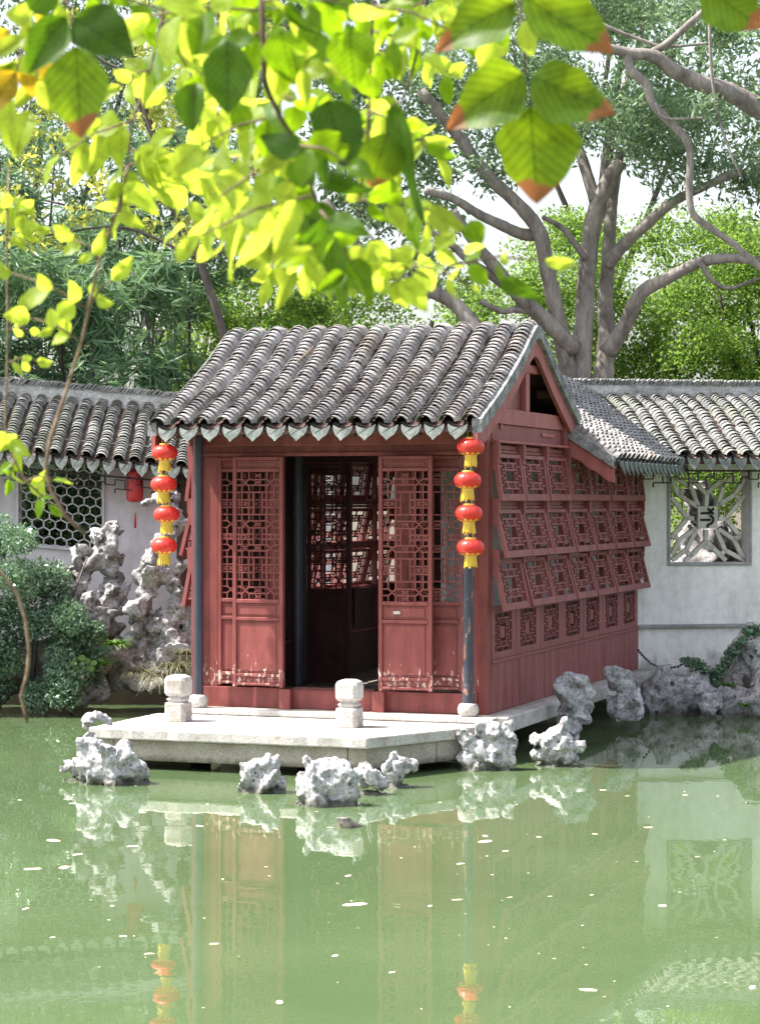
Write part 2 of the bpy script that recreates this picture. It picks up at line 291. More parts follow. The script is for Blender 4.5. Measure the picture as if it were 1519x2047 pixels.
# ------------------------------------------------------------------ numpy noise, implicit rocks, leaf clouds
LAT = RNG.random((32, 32, 32)).astype(np.float32)
def vnoise(P, f):
    q = P*f; i = np.floor(q).astype(int); w = q-i; w = w*w*(3-2*w); r = 0
    for dx in (0, 1):
        for dy in (0, 1):
            for dz in (0, 1):
                r = r+LAT[(i[..., 0]+dx) & 31, (i[..., 1]+dy) & 31, (i[..., 2]+dz) & 31]*(w[..., 0] if dx else 1-w[..., 0])*(w[..., 1] if dy else 1-w[..., 1])*(w[..., 2] if dz else 1-w[..., 2])
    return r*2-1
def surface_nets(f, org, h):
    ins = f < 0; nx, ny, nz = f.shape
    cs = np.stack([ins[a:nx-1+a, b:ny-1+b, c:nz-1+c] for a in (0, 1) for b in (0, 1) for c in (0, 1)], -1); cnt = cs.sum(-1); mask = (cnt > 0) & (cnt < 8)
    idx = -np.ones(mask.shape, int); cells = np.argwhere(mask); idx[mask] = np.arange(len(cells))
    acc = np.zeros((len(cells), 3)); num = np.zeros(len(cells)); i, j, k = cells.T
    corners = [(a, b, c) for a in (0, 1) for b in (0, 1) for c in (0, 1)]
    for u in corners:
        for ax in range(3):
            if u[ax] == 0:
                w = list(u); w[ax] = 1
                fu = f[i+u[0], j+u[1], k+u[2]]; fw = f[i+w[0], j+w[1], k+w[2]]; cr = (fu < 0) != (fw < 0)
                t = np.where(cr, fu/np.where(cr, fu-fw, 1), 0); p = np.tile(np.array(u, float), (len(cells), 1)); p[:, ax] += t
                acc[cr] += p[cr]; num[cr] += 1
    V = (cells+acc/np.maximum(num, 1)[:, None])*h+np.array(org); faces = []
    for ax in range(3):
        b, c = (ax+1) % 3, (ax+2) % 3
        sl0 = [slice(None)]*3; sl1 = [slice(None)]*3; sl0[ax] = slice(0, f.shape[ax]-1); sl1[ax] = slice(1, None)
        A, B = ins[tuple(sl0)], ins[tuple(sl1)]; e = np.argwhere(A != B)
        e = e[(e[:, b] > 0) & (e[:, c] > 0) & (e[:, b] < f.shape[b]-1) & (e[:, c] < f.shape[c]-1)]
        fl = A[tuple(e.T)]; q = []
        for db, dc in ((1, 1), (0, 1), (0, 0), (1, 0)):
            g = e.copy(); g[:, b] -= db; g[:, c] -= dc; q.append(idx[tuple(g.T)])
        q = np.stack(q, 1); q[~fl] = q[~fl][:, ::-1]; faces.append(q)
    return V, np.concatenate(faces)
def np_mesh(name, V, Fq, m, smooth=False, tint=None):
    me = bpy.data.meshes.new(name); n = Fq.shape[1]
    me.vertices.add(len(V)); me.vertices.foreach_set('co', V.astype(np.float32).ravel())
    me.loops.add(Fq.size); me.loops.foreach_set('vertex_index', Fq.astype(np.int32).ravel())
    me.polygons.add(len(Fq)); me.polygons.foreach_set('loop_start', (np.arange(len(Fq))*n).astype(np.int32))
    me.update(calc_edges=True); me.materials.append(m)
    if smooth: me.shade_smooth()
    if tint is not None:
        a = me.attributes.new('tint', 'FLOAT', 'FACE'); a.data.foreach_set('value', tint.astype(np.float32))
    return me
def rock(name, label, cat, balls, m, cavities=(), h=.02, pit=.5, npit=40, group=None, amp=.28, seed=0, base=None):
    """balls / cavities: (x, y, z, r) in the world; a lumpy pitted limestone grown round them"""
    rg = np.random.default_rng(seed+len(balls)*13); B = np.array(balls, float); rm = np.median(B[:, 3])
    lo = (B[:, :3]-B[:, 3:]*1.45).min(0)-2*h; hi = (B[:, :3]+B[:, 3:]*1.45).max(0)+2*h
    n = np.ceil((hi-lo)/h).astype(int)+1
    P = np.stack(np.meshgrid(*[lo[a]+np.arange(n[a])*h for a in range(3)], indexing='ij'), -1)
    D = P+0.30*rm*np.stack([vnoise(P+s_, 1.2/rm) for s_ in (3.1, 7.7, 11.3)], -1)
    acc = np.zeros(P.shape[:3]); k = 8/rm
    for x, y, z, r in B:                                  # each lump: half ball, half random crystal
        c = np.array([x, y, z]); a = np.maximum(((c-r*2.0-lo)/h).astype(int), 0); e = np.minimum(((c+r*2.0-lo)/h).astype(int)+2, n); s_ = tuple(slice(a[q], e[q]) for q in range(3))
        d = D[s_]-c; nn = rg.normal(size=(11, 3)); nn /= np.linalg.norm(nn, axis=1)[:, None]
        dist = .25*np.sqrt((d**2).sum(-1))+.75*np.max(d @ nn.T, -1)*1.10
        acc[s_] += np.exp(-k*(dist-r*1.16))
    f = -np.log(acc+1e-12)/k
    rid = np.abs(vnoise(P+5.5, .8/rm)); rid2 = np.abs(vnoise(P*[1, 1, .7]+1.7, 2.0/rm))
    f = f+amp*rm*(.40*vnoise(P, .9/rm)+.32*vnoise(P, 2.1/rm)+.16*vnoise(P, 5/rm)) + amp*rm*(.38*np.clip(.16-rid, 0, 1)*3+.34*np.clip(.14-rid2, 0, 1)*3)
    rid3 = np.abs(vnoise(P*[1, .8, .55]+9.2, .75/rm)); rid4 = np.abs(vnoise(P*[.7, 1, 1]+2.2, 1.7/rm))
    f = f-amp*rm*(1.3*np.clip(.22-rid3, 0, 1)+.7*np.clip(.2-rid4, 0, 1))+amp*rm*.22*np.abs(vnoise(P, 6/rm))+amp*rm*.5*np.clip(.10-np.abs(vnoise(P*[1.2, 1, .6]+4.4, 1.3/rm)), 0, 1)*4   # sharp outward crests
    cav = [tuple(c) for c in cavities]
    for _ in range(npit):
        b = B[rg.integers(len(B))]; d = rg.normal(size=3); d /= np.linalg.norm(d); d[1] = -abs(d[1])
        cav.append((*(b[:3]+d*b[3]*1.02), rg.uniform(.12, .34)*b[3]*pit*1.6))
    for x, y, z, r in cav:
        a = np.maximum(((np.array([x, y, z])-r*1.6-lo)/h).astype(int), 0); e = np.minimum(((np.array([x, y, z])+r*1.6-lo)/h).astype(int)+2, n)
        s = tuple(slice(a[q], e[q]) for q in range(3))
        if any(a[q] >= e[q] for q in range(3)): continue
        d = r-np.sqrt((D[s][..., 0]-x)**2+(D[s][..., 1]-y)**2+(D[s][..., 2]-z)**2); f[s] = np.maximum(f[s], d)
    f[0], f[-1], f[:, 0], f[:, -1], f[:, :, 0], f[:, :, -1] = (1,)*6
    V, Q = surface_nets(f, lo, h); c = np.array([B[:, 0].mean(), B[:, 1].mean(), max(V[:, 2].min(), -.4) if base is None else base])
    o = obj(name, np_mesh(name, V-c, Q, m, True)); o.location = c; o.data.set_sharp_from_angle(angle=R(30)); return tag(o, label, cat, group)
def sunk(bl):                                            # carry the lumps down below the water
    return bl+[(x, y, z*q-.07*(1-q), r*1.02) for x, y, z, r in bl if z < .45 for q in ((.5, 0) if z > .12 else (0,))]
def pxballs(lst, Y, jit=.35, grow=1.0):
    out = []
    for i, b in enumerate(lst):
        px, py, rp = b[:3]; r = rp*grow/F*Y; dy = b[3] if len(b) > 3 else jit*r*math.sin(i*2.4)
        p = wp(px, py, Y+dy); out.append((p.x, p.y, p.z, r))
    return out
def leaf_cloud(clumps, n, size, aspect=.5, droop=.0, up=.3, shell=.5, fold=True, rg=RNG):
    """clumps: array (x,y,z,rx,ry,rz); n leaves in all; returns verts, quads, tint"""
    C = np.array(clumps, float); vol = (C[:, 3]*C[:, 4]*C[:, 5])**(2/3); k = rg.choice(len(C), n, p=vol/vol.sum())
    d = rg.normal(size=(n, 3)); d /= np.linalg.norm(d, axis=1)[:, None]; rad = rg.random(n)**shell
    P = C[k, :3]+d*rad[:, None]*C[k, 3:]
    t = rg.normal(size=(n, 3)); t[:, 2] -= droop; t /= np.linalg.norm(t, axis=1)[:, None]
    nr = rg.normal(size=(n, 3)); nr[:, 2] += up; s = np.cross(t, nr); s /= np.linalg.norm(s, axis=1)[:, None]; nn = np.cross(s, t)
    L = size*rg.uniform(.65, 1.35, n)[:, None]; w = L*aspect*.5
    V = np.stack([P-t*L*.5, P+s*w+nn*w*.25, P+t*L*.5, P-s*w+nn*w*.25], 1).reshape(-1, 3)
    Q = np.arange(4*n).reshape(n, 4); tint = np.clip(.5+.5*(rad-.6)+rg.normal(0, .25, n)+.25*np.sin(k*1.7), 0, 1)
    return V, Q, tint

# ------------------------------------------------------------------ setting: ground, water
g = MB(); xs = [-900, -60, -9, -3.0, 0, 3, 9, 60, 900]; ys = [-900, -60, -2, 1.2, 22.85, 23.05, 26, 40, 90, 900]
def gz(x, y): return .22 if y >= 23 else (-.9 if -60 < x < 60 and -2 < y < 23 else .3)
for y in ys:
    for x in xs: g.v.append((x, y, gz(x, y)))
for j in range(len(ys)-1):
    for i in range(len(xs)-1): a = j*len(xs)+i; g.f.append((a, a+1, a+len(xs)+1, a+len(xs)))
tag(g.build('ground', M['soil']), kind='structure')
WZ = -.035                                                # water level
tag(MB().add([(-59, -3, WZ), (59, -3, WZ), (59, 23.2, WZ), (-59, 23.2, WZ)], [(0, 1, 2, 3)]).build('pond_water', M['water']), kind='structure')

# ------------------------------------------------------------------ roofs of grey tiles
def tile_mesh(name, r, L, m, k=6, th=.008, lift=.038):
    b = MB()
    for y, z in ((0, lift), (L, 0)):
        for j in range(k+1): a = math.pi*j/k; b.v.append((r*math.cos(a), y, z+r*math.sin(a)*.92))
    for j in range(k+1): a = math.pi*j/k; b.v.append(((r-th)*math.cos(a), .002, lift+(r-th)*math.sin(a)*.92))
    for j in range(k): b.f.append((j, j+1, k+1+j+1, k+1+j)); b.f.append((j+1, j, 2*(k+1)+j, 2*(k+1)+j+1))
    me = b.mesh(name, m, False); fix_normals(me); return me
def drip_mesh(name, w, d, m):
    pts = []
    for i in range(9): x = -1+i/4; pts.append((x*w/2, -.035*(1-x*x)*w/.19))
    low = [(1, -.02), (.93, -.36), (.68, -.66), (.30, -.84), (0, -1.05), (-.30, -.84), (-.68, -.66), (-.93, -.36), (-1, -.02)]
    pts = pts+[(x*w/2, y*d) for x, y in low][1:-1]
    me = MB().prism(pts, lambda p, s: (p[0], (-.012 if s else 0)+.03-.12*abs(p[0])-p[1]*.25, p[1])).mesh(name, m); fix_normals(me); return me
def profile(pts):
    P = [Vector((b, z)) for b, z in pts]; S = [0]
    for a, c in zip(P, P[1:]): S.append(S[-1]+(c-a).length)
    def f(s):
        s = min(max(s, 0), S[-1]-1e-6); i = max(k for k in range(len(S)-1) if S[k] <= s); t = (s-S[i])/(S[i+1]-S[i])
        return P[i].lerp(P[i+1], t), (P[i+1]-P[i]).normalized()
    return f, S[-1]
def smooth_profile(pts, n=24):                           # Catmull-Rom through the points
    out = []; P = [Vector(p) for p in pts]; P = [P[0]*2-P[1]]+P+[P[-1]*2-P[-2]]
    for i in range(1, len(P)-2):
        for k in range(n):
            t = k/n; a, b, c, d = P[i-1], P[i], P[i+1], P[i+2]
            out.append(.5*((2*b)+(c-a)*t+(2*a-5*b+4*c-d)*t*t+(3*b-a-3*c+d)*t**3))
    out.append(P[-2]); return [(p.x, p.y) for p in out]
def tile_roof(part, world, A, Bv, prof, rows, expo, r, m, mpan, smax=None, limit=300, keep=None, sag=.012, drip=None, shear=0.0, jit=1.0):
    """part: the roof object the tiles belong to; rows: positions along A; prof from the eave up, (distance along Bv, z)"""
    f, S = profile(prof); S = min(S, smax or S); me = tile_mesh('roof_tile', r, expo*2.1, m); mats = []; A, Bv = Vector(A), Vector(Bv); Z = Vector((0, 0, 1))
    for ri, a in enumerate(rows):
        wob = random.uniform(-.008, .008)
        for k in range(int(S/expo)):
            s = k*expo+random.uniform(-.005, .005)*jit; p, t = f(s)
            pos = A*(a+wob+random.uniform(-.004, .004)*jit)+Bv*p.x+Z*(p.y+sag*math.sin(a*2.3+k*.2)*.5+random.uniform(-.003, .003)*jit-shear*a)
            if keep and not keep(pos): continue
            ty = (Bv*t.x+Z*t.y).normalized(); ax = (A-Z*shear).normalized(); nz = ax.cross(ty); nz = nz if nz.z > 0 else -nz; ax = ty.cross(nz)
            mm = Matrix((ax, ty, nz)).transposed().to_4x4(); mm.translation = pos
            mats.append(mm @ Matrix.Rotation(random.gauss(0, .03)*jit, 4, 'Z') @ Matrix.Rotation(random.gauss(0, .03)*jit, 4, 'X'))
    mats.sort(key=lambda q: (world @ q.translation-cam.location).length)
    for q in mats[:limit]:
        o = obj('roof_tile', me, part); o.matrix_local = q
    rest = mats[limit:]
    if rest:
        vs = np.array([v.co for v in me.vertices]); base = [tuple(p.vertices) for p in me.polygons]; V = []; Q = []
        for i, q in enumerate(rest):
            a = np.array(q); V.append(vs @ a[:3, :3].T+a[:3, 3]); Q.append(np.array(base)+i*len(vs))
        tag(obj('roof_tile_field', np_mesh('roof_tile_field', np.concatenate(V), np.concatenate(Q), m), part), kind='stuff')
    pb = MB()                                            # the trough tiles between the rows, stepped like laps
    step = rows[1]-rows[0]; prows = [x+step/2 for x in rows[:-1]]
    for a in prows:
        for k in range(int(S/(expo*1.5))):
            p0, t = f(k*expo*1.5); p1, _ = f((k+1)*expo*1.5)
            mid = A*a+Bv*p0.x+Z*p0.y
            if keep and not keep(mid-Z*shear*a): continue
            vs = []
            for (p, dz) in ((p0, .018), (p1, .0)):
                for j in range(5): x = (j/4-.5)*step; vs.append(A*(a+x)+Bv*p.x+Z*(p.y+dz-.028*(1-(2*x/step)**2)+.012-shear*(a+x)))
            pb.add(vs, [(j, j+1, 6+j, 5+j) for j in range(4)])
    tag(pb.build('trough_tile_field', mpan, part), kind='stuff')
    if drip:
        dm = drip_mesh('drip_tile', *drip)
        p0, t0 = f(0)
        for a in prows:
            pos = A*a+Bv*p0.x+Z*(p0.y+.018-shear*a)
            if keep and not keep(pos+Z*.1): continue
            o = obj('drip_tile', dm, part); mm = Matrix((A, -Bv, Z)).transposed().to_4x4()
            if mm.determinant() < 0: mm = Matrix((-A, -Bv, Z)).transposed().to_4x4()
            mm.translation = pos; o.matrix_local = mm @ Matrix.Rotation(random.gauss(0, .03), 4, 'Y')
def deck(A, Bv, prof, a0, a1, dz0, dz1, shear=0.0):
    b = MB(); A, Bv, Z = Vector(A), Vector(Bv), Vector((0, 0, 1)); n = len(prof)
    for a in (a0, a1):
        for dz in (dz0, dz1):
            for p in prof: b.v.append(tuple(A*a+Bv*p[0]+Z*(p[1]+dz-shear*a)))
    for i in range(n-1): b.f += [(i, i+1, 2*n+i+1, 2*n+i), (n+i+1, n+i, 3*n+i, 3*n+i+1), (i+1, i, n+i, n+i+1), (2*n+i, 2*n+i+1, 3*n+i+1, 3*n+i)]
    b.f += [(0, 2*n, 3*n, n), (2*n-1, 4*n-1, 3*n-1, n-1)]
    return b

# ------------------------------------------------------------------ the pavilion
PH = .33; PF = Frame((.86, 18.0, PH), R(-19.6)); PW, PD = 2.59, 5.28
pav = empty('pavilion', PF.loc, PF.rz); tag(pav, 'red painted timber waterside pavilion with grey tiled roof and lattice doors', 'pavilion')
def bx(name, m, parent, *a, bevel=.004):
    return MB().box(*a).build(name, m, parent, bevel=bevel)
# roof over the front hall: round-backed ridge parallel to the front
prof_front = smooth_profile([(-.55, 2.30), (.0, 2.545), (.55, 2.83), (.98, 3.095), (1.12, 3.145), (1.26, 3.10), (1.75, 2.82), (2.49, 2.44)], 8)
RX0, RX1 = -2.70, .085
def zprof0(y): return float(np.interp(y, [p[0] for p in prof_front], [p[1] for p in prof_front]))
roof = deck((1, 0, 0), (0, 1, 0), prof_front, RX0, RX1, -.05, .0).build('roof', M['brown'], pav)
rows = [RX0+.06+i*(RX1-RX0-.12)/14 for i in range(15)]
tile_roof(roof, PF.m, (1, 0, 0), (0, 1, 0), prof_front, rows, .058, .074, M['tile'], M['pan'], smax=2.75, limit=300, drip=(.165, .122, M['drip']))
for sx, x0, x1 in ((1, RX1-.045, RX1+.035), (-1, RX0-.035, RX0+.045)):
    deck((1, 0, 0), (0, 1, 0), prof_front, x0, x1, -.055, .052).build('verge', M['verge'], roof)
    # bargeboard with curled feet
    pr = [p for p in prof_front]; lo = []
    for i, (y, z) in enumerate(pr):
        t = min((y+.55)/.25, (2.49-y)/.25, 1); wd = .15+.03*math.cos(i*2.1)*(t < 1)*.6; lo.append((y, z-.06-wd*(.62+.38*t)))
    poly = [(y, z-.057) for y, z in pr]+[(pr[-1][0]+.03, pr[-1][1]-.12)]+lo[::-1]+[(pr[0][0]-.03, pr[0][1]-.12)]
    b = MB(); n = len(pr); xa, xb = (x0+.01, x0+.045) if sx > 0 else (x1-.045, x1-.01)
    for x in (xa, xb):
        for y, z in pr: b.v.append((x, y, z-.057))
        for y, z in lo: b.v.append((x, y, z))
    for i in range(n-1): b.f += [(i, i+1, n+i+1, n+i), (2*n+i, 3*n+i, 3*n+i+1, 2*n+i+1), (n+i, n+i+1, 3*n+i+1, 3*n+i), (i+1, i, 2*n+i, 2*n+i+1)]
    b.f += [(0, n, 3*n, 2*n), (n-1, 3*n-1, 4*n-1, 2*n-1)[::-1]]
    o = b.build('bargeboard', M['red_gable'], pav); fix_normals(o.data)
tw_ = MB(); tp = [(x, y, zprof0(y)+.085) for x, y in ((-1.79, .76), (-1.815, .62), (-1.84, .50), (-1.87, .40))]
tg = empty('fallen_twig', PF.m @ Vector(tp[0]), PF.rz); tag(tg, 'short dry brown twig lying on the front slope of the pavilion roof', 'twig')
tw_.tube([Vector(p)-Vector(tp[0]) for p in tp], [.006, .011, .012, .007], 6, True, .15).build('stick', M['twig'], tg, True)
# frame: corner posts, beams
for x0 in (-PW, -.075): bx('corner_post', M['red_sill'], pav, x0, -.005, 0, x0+.075, .10, 2.36)
bx('lintel', M['red'], pav, -PW+.08, .01, 2.085, -.08, .09, 2.34)
bx('lintel_moulding', M['red'], pav, -PW+.08, -.012, 2.085, -.08, .008, 2.115)
bx('door_sill', M['red_sill'], pav, -PW+.08, -.0, 0, -.08, .09, .165)
for x in (-1.72, -.905): bx('door_stop_block', M['red_sill'], pav, x-.05, -.075, 0, x+.05, -.002, .165)
bx('threshold', M['inner'], pav, -1.66, -.02, .167, -.95, .085, .178, bevel=.002)
bx('eave_beam', M['red'], pav, -PW+.02, -.09, 2.17, -.02, -.012, 2.32)
for i in range(20): x = -2.62+i*.137; MB().bar((x, -.50, 2.245), (x, .30, 2.60), .05, .05, (1, 0, 0)).build('rafter', M['inner'], pav)
for x, mm, rr in ((-2.468, 'column', .042), (-.1215, 'column_worn', .047)):
    c = MB().lathe([(rr*1.05, .085), (rr, .2), (rr*.97, 2.30)], (x, -.13, 0), 20).build('column', M[mm], pav, True, 40)
    MB().lathe([(.065, .0), (.082, .025), (.085, .06), (.072, .095), (.05, .105)], (x, -.13, 0), 20).build('column_base', M['stone'], pav, True, 40)
# lattices (bars in a unit panel of w x h, in the x-z plane)
def lattice_bars(b, segs, w, h, bw, bd, O=Vector((0, 0, 0)), X=Vector((1, 0, 0)), Zv=Vector((0, 0, 1)), nrm=Vector((0, 1, 0))):
    for (x0, z0, x1, z1) in segs:
        p = O+X*(x0*w)+Zv*(z0*h); q = O+X*(x1*w)+Zv*(z1*h); b.bar(p, q, bw, bd, nrm)
def door_segs():
    hl = [.06, .105, .16, .335, .385, .44, .573, .62, .672, .848, .905, .955]; S = []
    xm = [.085, .40, .60, .915]
    for zc, full in ((.085, 0), (.41, 1), (.597, 1), (.93, 0)):
        for xc in (.205, .795):
            dx, dz = .085, .028
            S += [(xc-dx, zc-dz, xc+dx, zc+dz), (xc-dx, zc+dz, xc+dx, zc-dz)]
    for z in (.06, .105, .385, .44, .573, .62, .905, .955): S += [(0, z, .12, z), (.29, z, .71, z), (.88, z, 1, z)]
    for z in (.16, .335, .672, .848): S += [(0, z, 1, z)]
    for x in (.12, .29, .71, .88):
        for a, c in ((0, .057), (.113, .382), (.438, .569), (.625, .902), (.958, 1)): S += [(x, a, x, c)]
    S += [(.40, .16, .40, .335), (.60, .16, .60, .335), (.40, .672, .40, .848), (.60, .672, .60, .848), (.40, .44, .40, .573), (.60, .44, .60, .573)]
    for zc in (.22, .28, .49, .53, .73, .79):
        for x0, x1 in ((0, .12), (.12, .29), (.29, .40), (.60, .71), (.71, .88), (.88, 1)): S += [(x0, zc, x1, zc)]
    for zc in (.03, .082, .413, .597, .93, .98):                  # carved rosettes
        S += [(.43, zc-.012, .57, zc+.012), (.43, zc+.012, .57, zc-.012)]
    for zc in (.25, .51, .76):
        for xc in (.06, .205, .795, .94): S += [(xc-.04, zc-.016, xc+.04, zc+.016), (xc-.04, zc+.016, xc+.04, zc-.016)]
    return [(x0, 1-z0, x1, 1-z1) for x0, z0, x1, z1 in S]
DS = door_segs()
def door(x0, x1, y, parent, m, sub=(0, 1), name='door_leaf', z0=.19, zt=2.08, slim=False):
    w = x1-x0; root = MB(); sw = .034
    for a, c in ((x0, x0+sw), (x1-sw, x1)): root.box(a, y-.02, z0-.012, c, y+.02, zt)
    rails = [(zt-.03, zt), (1.955, 1.985), (.87, .902), (.725, .755), (.262, .29), (z0, z0+.022)]
    for a, c in rails: root.box(x0+sw+.001, y-.022, a, x1-sw-.001, y+.018, c)
    d = root.build(name, m, parent, bevel=.005)
    for a, c in ((1.987, zt-.032), (.757, .868), (.292, .723), (z0+.024, .26)):
        p = MB().box(x0+sw, y-.004, a, x1-sw, y+.012, c); ins = .018
        p.box(x0+sw+ins*1.6, y-.010, a+ins, x1-sw-ins*1.6, y-.0045, c-ins).build('panel', m, d, bevel=.003)
    lw, lh = w-2*sw, 1.955-.902; b = MB(); aw = sub[1]-sub[0]
    segs = []
    for s in DS:
        if max(s[0], s[2]) > sub[0]+1e-6 and min(s[0], s[2]) < sub[1]-1e-6:
            cl = [(min(max(v, sub[0]), sub[1])-sub[0])/aw for v in (s[0], s[2])]; segs.append((cl[0], s[1], cl[1], s[3]))
    lattice_bars(b, segs, lw, lh, .011, .016, Vector((x0+sw, y, .902)))
    b.build('lattice', m, d); return d
door(-2.362, -1.905, .045, pav, M['red'], name='fixed_door_panel')
door(-2.172, -1.724, -.085, pav, M['red'])
door(-.891, -.4335, -.085, pav, M['red'])
door(-.66, -.2096, .045, pav, M['red'], name='fixed_door_panel')
for x0, x1 in ((-2.515, -2.365), (-.206, -.078), (-1.90, -1.775), (-.80, -.665)):
    bx('frame_board', M['red'], pav, x0, .03, .166, x1, .075, 2.084)
MB().box(-.76, -.112, .80, -.70, -.106, .825).build('door_pull', M['stone'], pav, bevel=.002)
# floor and under-frame
bx('floor', M['stone_dark'], pav, -PW-.06, -.10, -.05, .06, PD, -.002)
for (x, y) in ((-.25, .6), (-2.3, .6), (-.25, 2.5), (-2.3, 2.5), (-.25, 4.6), (-2.3, 4.6)): bx('pier', M['stone_dark'], pav, x-.2, y-.2, -.6, x+.2, y+.2, -.052)
bx('plinth_beam', M['stone'], pav, .062, -.09, -.13, .20, 1.62, -.004, bevel=.012)
bx('plinth_beam', M['stone'], pav, .062, 1.66, -.13, .19, 5.2, -.006, bevel=.012)
bx('plinth_beam', M['stone'], pav, -PW-.19, -.09, -.13, -PW-.062, 5.2, -.006, bevel=.012)
bx('front_step', M['stone'], pav, -PW-.10, -.24, -.05, .12, -.102, -.003, bevel=.01)
# side walls with three rows of top-hung windows
NV = 7; VY0, VY1 = .06, 5.24; cw = (VY1-VY0)/NV
def win_segs():
    S = [(.15, 0, .15, 1), (.85, 0, .85, 1)]
    for z in (.15, .33, .67, .85): S.append((.15, z, .85, z))
    S += [(.5, 0, .5, .33), (.5, .67, .5, 1), (.28, .33, .28, .67), (.72, .33, .72, .67)]
    for zc in (.24, .76):
        for xc in (.325, .675): S += [(xc-.09, zc, xc, zc+.05), (xc, zc+.05, xc+.09, zc), (xc+.09, zc, xc, zc-.05), (xc, zc-.05, xc-.09, zc)]
    for zc in (.24, .5, .76): S += [(0, zc, .15, zc), (.85, zc, 1, zc)]
    for zc in (.42, .58): S += [(.15, zc, .28, zc), (.72, zc, .85, zc)]
    return S
WS = win_segs()
ROWS = [(2.14, .385, .055), (1.685, .40, .10), (1.275, .41, .105)]
def sash(h, m):                                          # hinge at the origin, hanging down, width along +y, face towards +x
    w = cw-.03; b = MB(); fr = .05
    for a, c in ((0, fr), (w-fr, w)): b.box(-.016, a, -h, .016, c, 0)
    b.box(-.0155, fr, -fr*.62, .0155, w-fr, -.001); b.box(-.0155, fr, -h+.001, .0155, w-fr, -h+fr*1.15)
    f = b.mesh('window_sash', m)
    l = MB(); lattice_bars(l, WS, w-2*fr, h-fr*1.77, .014, .016, Vector((0, fr, -h+fr*1.15)), Vector((0, 1, 0)), Vector((0, 0, 1)), Vector((1, 0, 0)))
    for sx in (-1,): pass
    return f, l.mesh('lattice', m)
SASH = [sash(h, M['red_side']) for _, h, _ in ROWS]
pan_l = MB(); lattice_bars(pan_l, WS+[(.34, .33, .66, .33), (.34, .67, .66, .67)], cw*.66, .33, .012, .016, Vector((0, 0, 0)), Vector((0, 1, 0)), Vector((0, 0, 1)), Vector((1, 0, 0)))
PAN_L = pan_l.mesh('lattice', M['red_side'])
for side in (1, -1):
    X = 0 if side > 0 else -PW
    wall_m = M['red_side']
    def sb(name, m, x0, y0, z0, x1, y1, z1, bev=.004):
        a, c = (X+x0*side, X+x1*side); return bx(name, m, pav, min(a, c), y0, z0, max(a, c), y1, z1, bevel=bev)
    bw_ = (PD-.10)/26
    for i in range(26): sb('board', wall_m, -.03, .10+i*bw_+.0025, .0, .004+.002*math.sin(i*5.1), .10+(i+1)*bw_-.0025, .40, .004)
    sb('board_backing', M['inner'], -.05, .10, 0, -.031, PD, .40)
    sb('rail', wall_m, -.05, .10, .401, .016, PD, .43)
    for i in range(NV):
        y = VY0+i*cw
        # fixed lattice panel in a framed board
        for a, c in ((y+.04 if i == 0 else y, y+.13), (y+cw-.13, y+cw)): sb('panel_stile', wall_m, -.02, a+.002, .431, .008, c-.002, .86)
        sb('panel_rail', wall_m, -.02, y+.13, .431, .007, y+cw-.13, .49); sb('panel_rail', wall_m, -.02, y+.13, .80, .007, y+cw-.13, .86)
        o = obj('lattice_panel', PAN_L, pav); o.location = (X-.004*side, y+.16*cw+.005, .478)
        sb('panel_core', wall_m, -.012, y+cw*.42, .59, -.002, y+cw*.58, .70); sb('panel_backing', M['inner'], -.05, y+.06, .45, -.035, y+cw-.06, .84)
        for r, (zt, h, out) in enumerate(ROWS):
            o = obj('window_sash', SASH[r][0], pav); ang = math.asin(out/h)*(1 if not (r == 2 and i == 0) else .7)
            ang += random.gauss(0, .012)
            o.location = (X+.034*side, y+.015, zt-.045); o.rotation_euler = (0, -ang*side, 0)
            obj('lattice', SASH[r][1], o)
            sb('window_rail', wall_m, -.03, y+.052, zt-.038, .022, y+cw-.002, zt-.012)
            sb('window_head', wall_m, -.03, y+.052, zt-.008, .012, y+cw-.002, zt+.03)
    for i in range(NV+1):                                 # the mullions with rounded hinge brackets
        y = VY0+i*cw; y0, y1 = (y-.0, y+.05) if i else (y+.035, y+.05)
        y1 = min(y1, PD-.005); y0 = min(y0, y1-.03)
        sb('mullion', wall_m, -.03, y0, .862, .014, y1, 2.16)
        for r, (zt, h, out) in enumerate(ROWS):
            b = MB(); pts = [(0, .05), (.045, .05), (.06, .035), (.06, -.07), (.05, -.09), (.06, -.115), (.045, -.14), (.05, -.16), (.02, -.175), (0, -.175)]
            b.prism(pts, lambda p, s, X=X, y0=y0, y1=y1, zt=zt: (X+(.015+p[0])*side, y0-.004 if s == 0 else y1+.002, zt+p[1])); o = b.build('hinge_bracket', wall_m, pav); fix_normals(o.data)
    sb('top_moulding', M['red_gable'], -.03, .08, 2.185, .075, 2.26, 2.205); sb('top_board', wall_m, -.03, .10, 2.207, .008, 2.22, 2.34)
    sb('side_post', wall_m, -.04, 2.225, 2.17, .05, 2.31, 2.58); sb('side_post', wall_m, -.04, 2.315, 2.17, .035, 2.36, 2.52)
    sb('tie_beam', M['red_gable'], -.04, .0, 2.342, .03, 2.22, 2.47)
    for a, c, z0, z1 in ((.3, .36, 2.30, 2.339), (1.55, 1.95, 2.27, 2.30)): sb('beam_bracket', M['red_gable'], .009, a, z0, .024, c, z1)
    # gable boards and timbers under the roof
    f = [p for p in prof_front if 0 <= p[0] <= 1.10]; poly = [(y, z-.07) for y, z in f]+[(f[-1][0], 2.47), (f[0][0], 2.47)]
    b = MB(); b.prism(poly, lambda p, s: (X-(.06 if s else .03)*side, p[0], p[1])); o = b.build('gable_board', M['red_side'], pav); fix_normals(o.data)
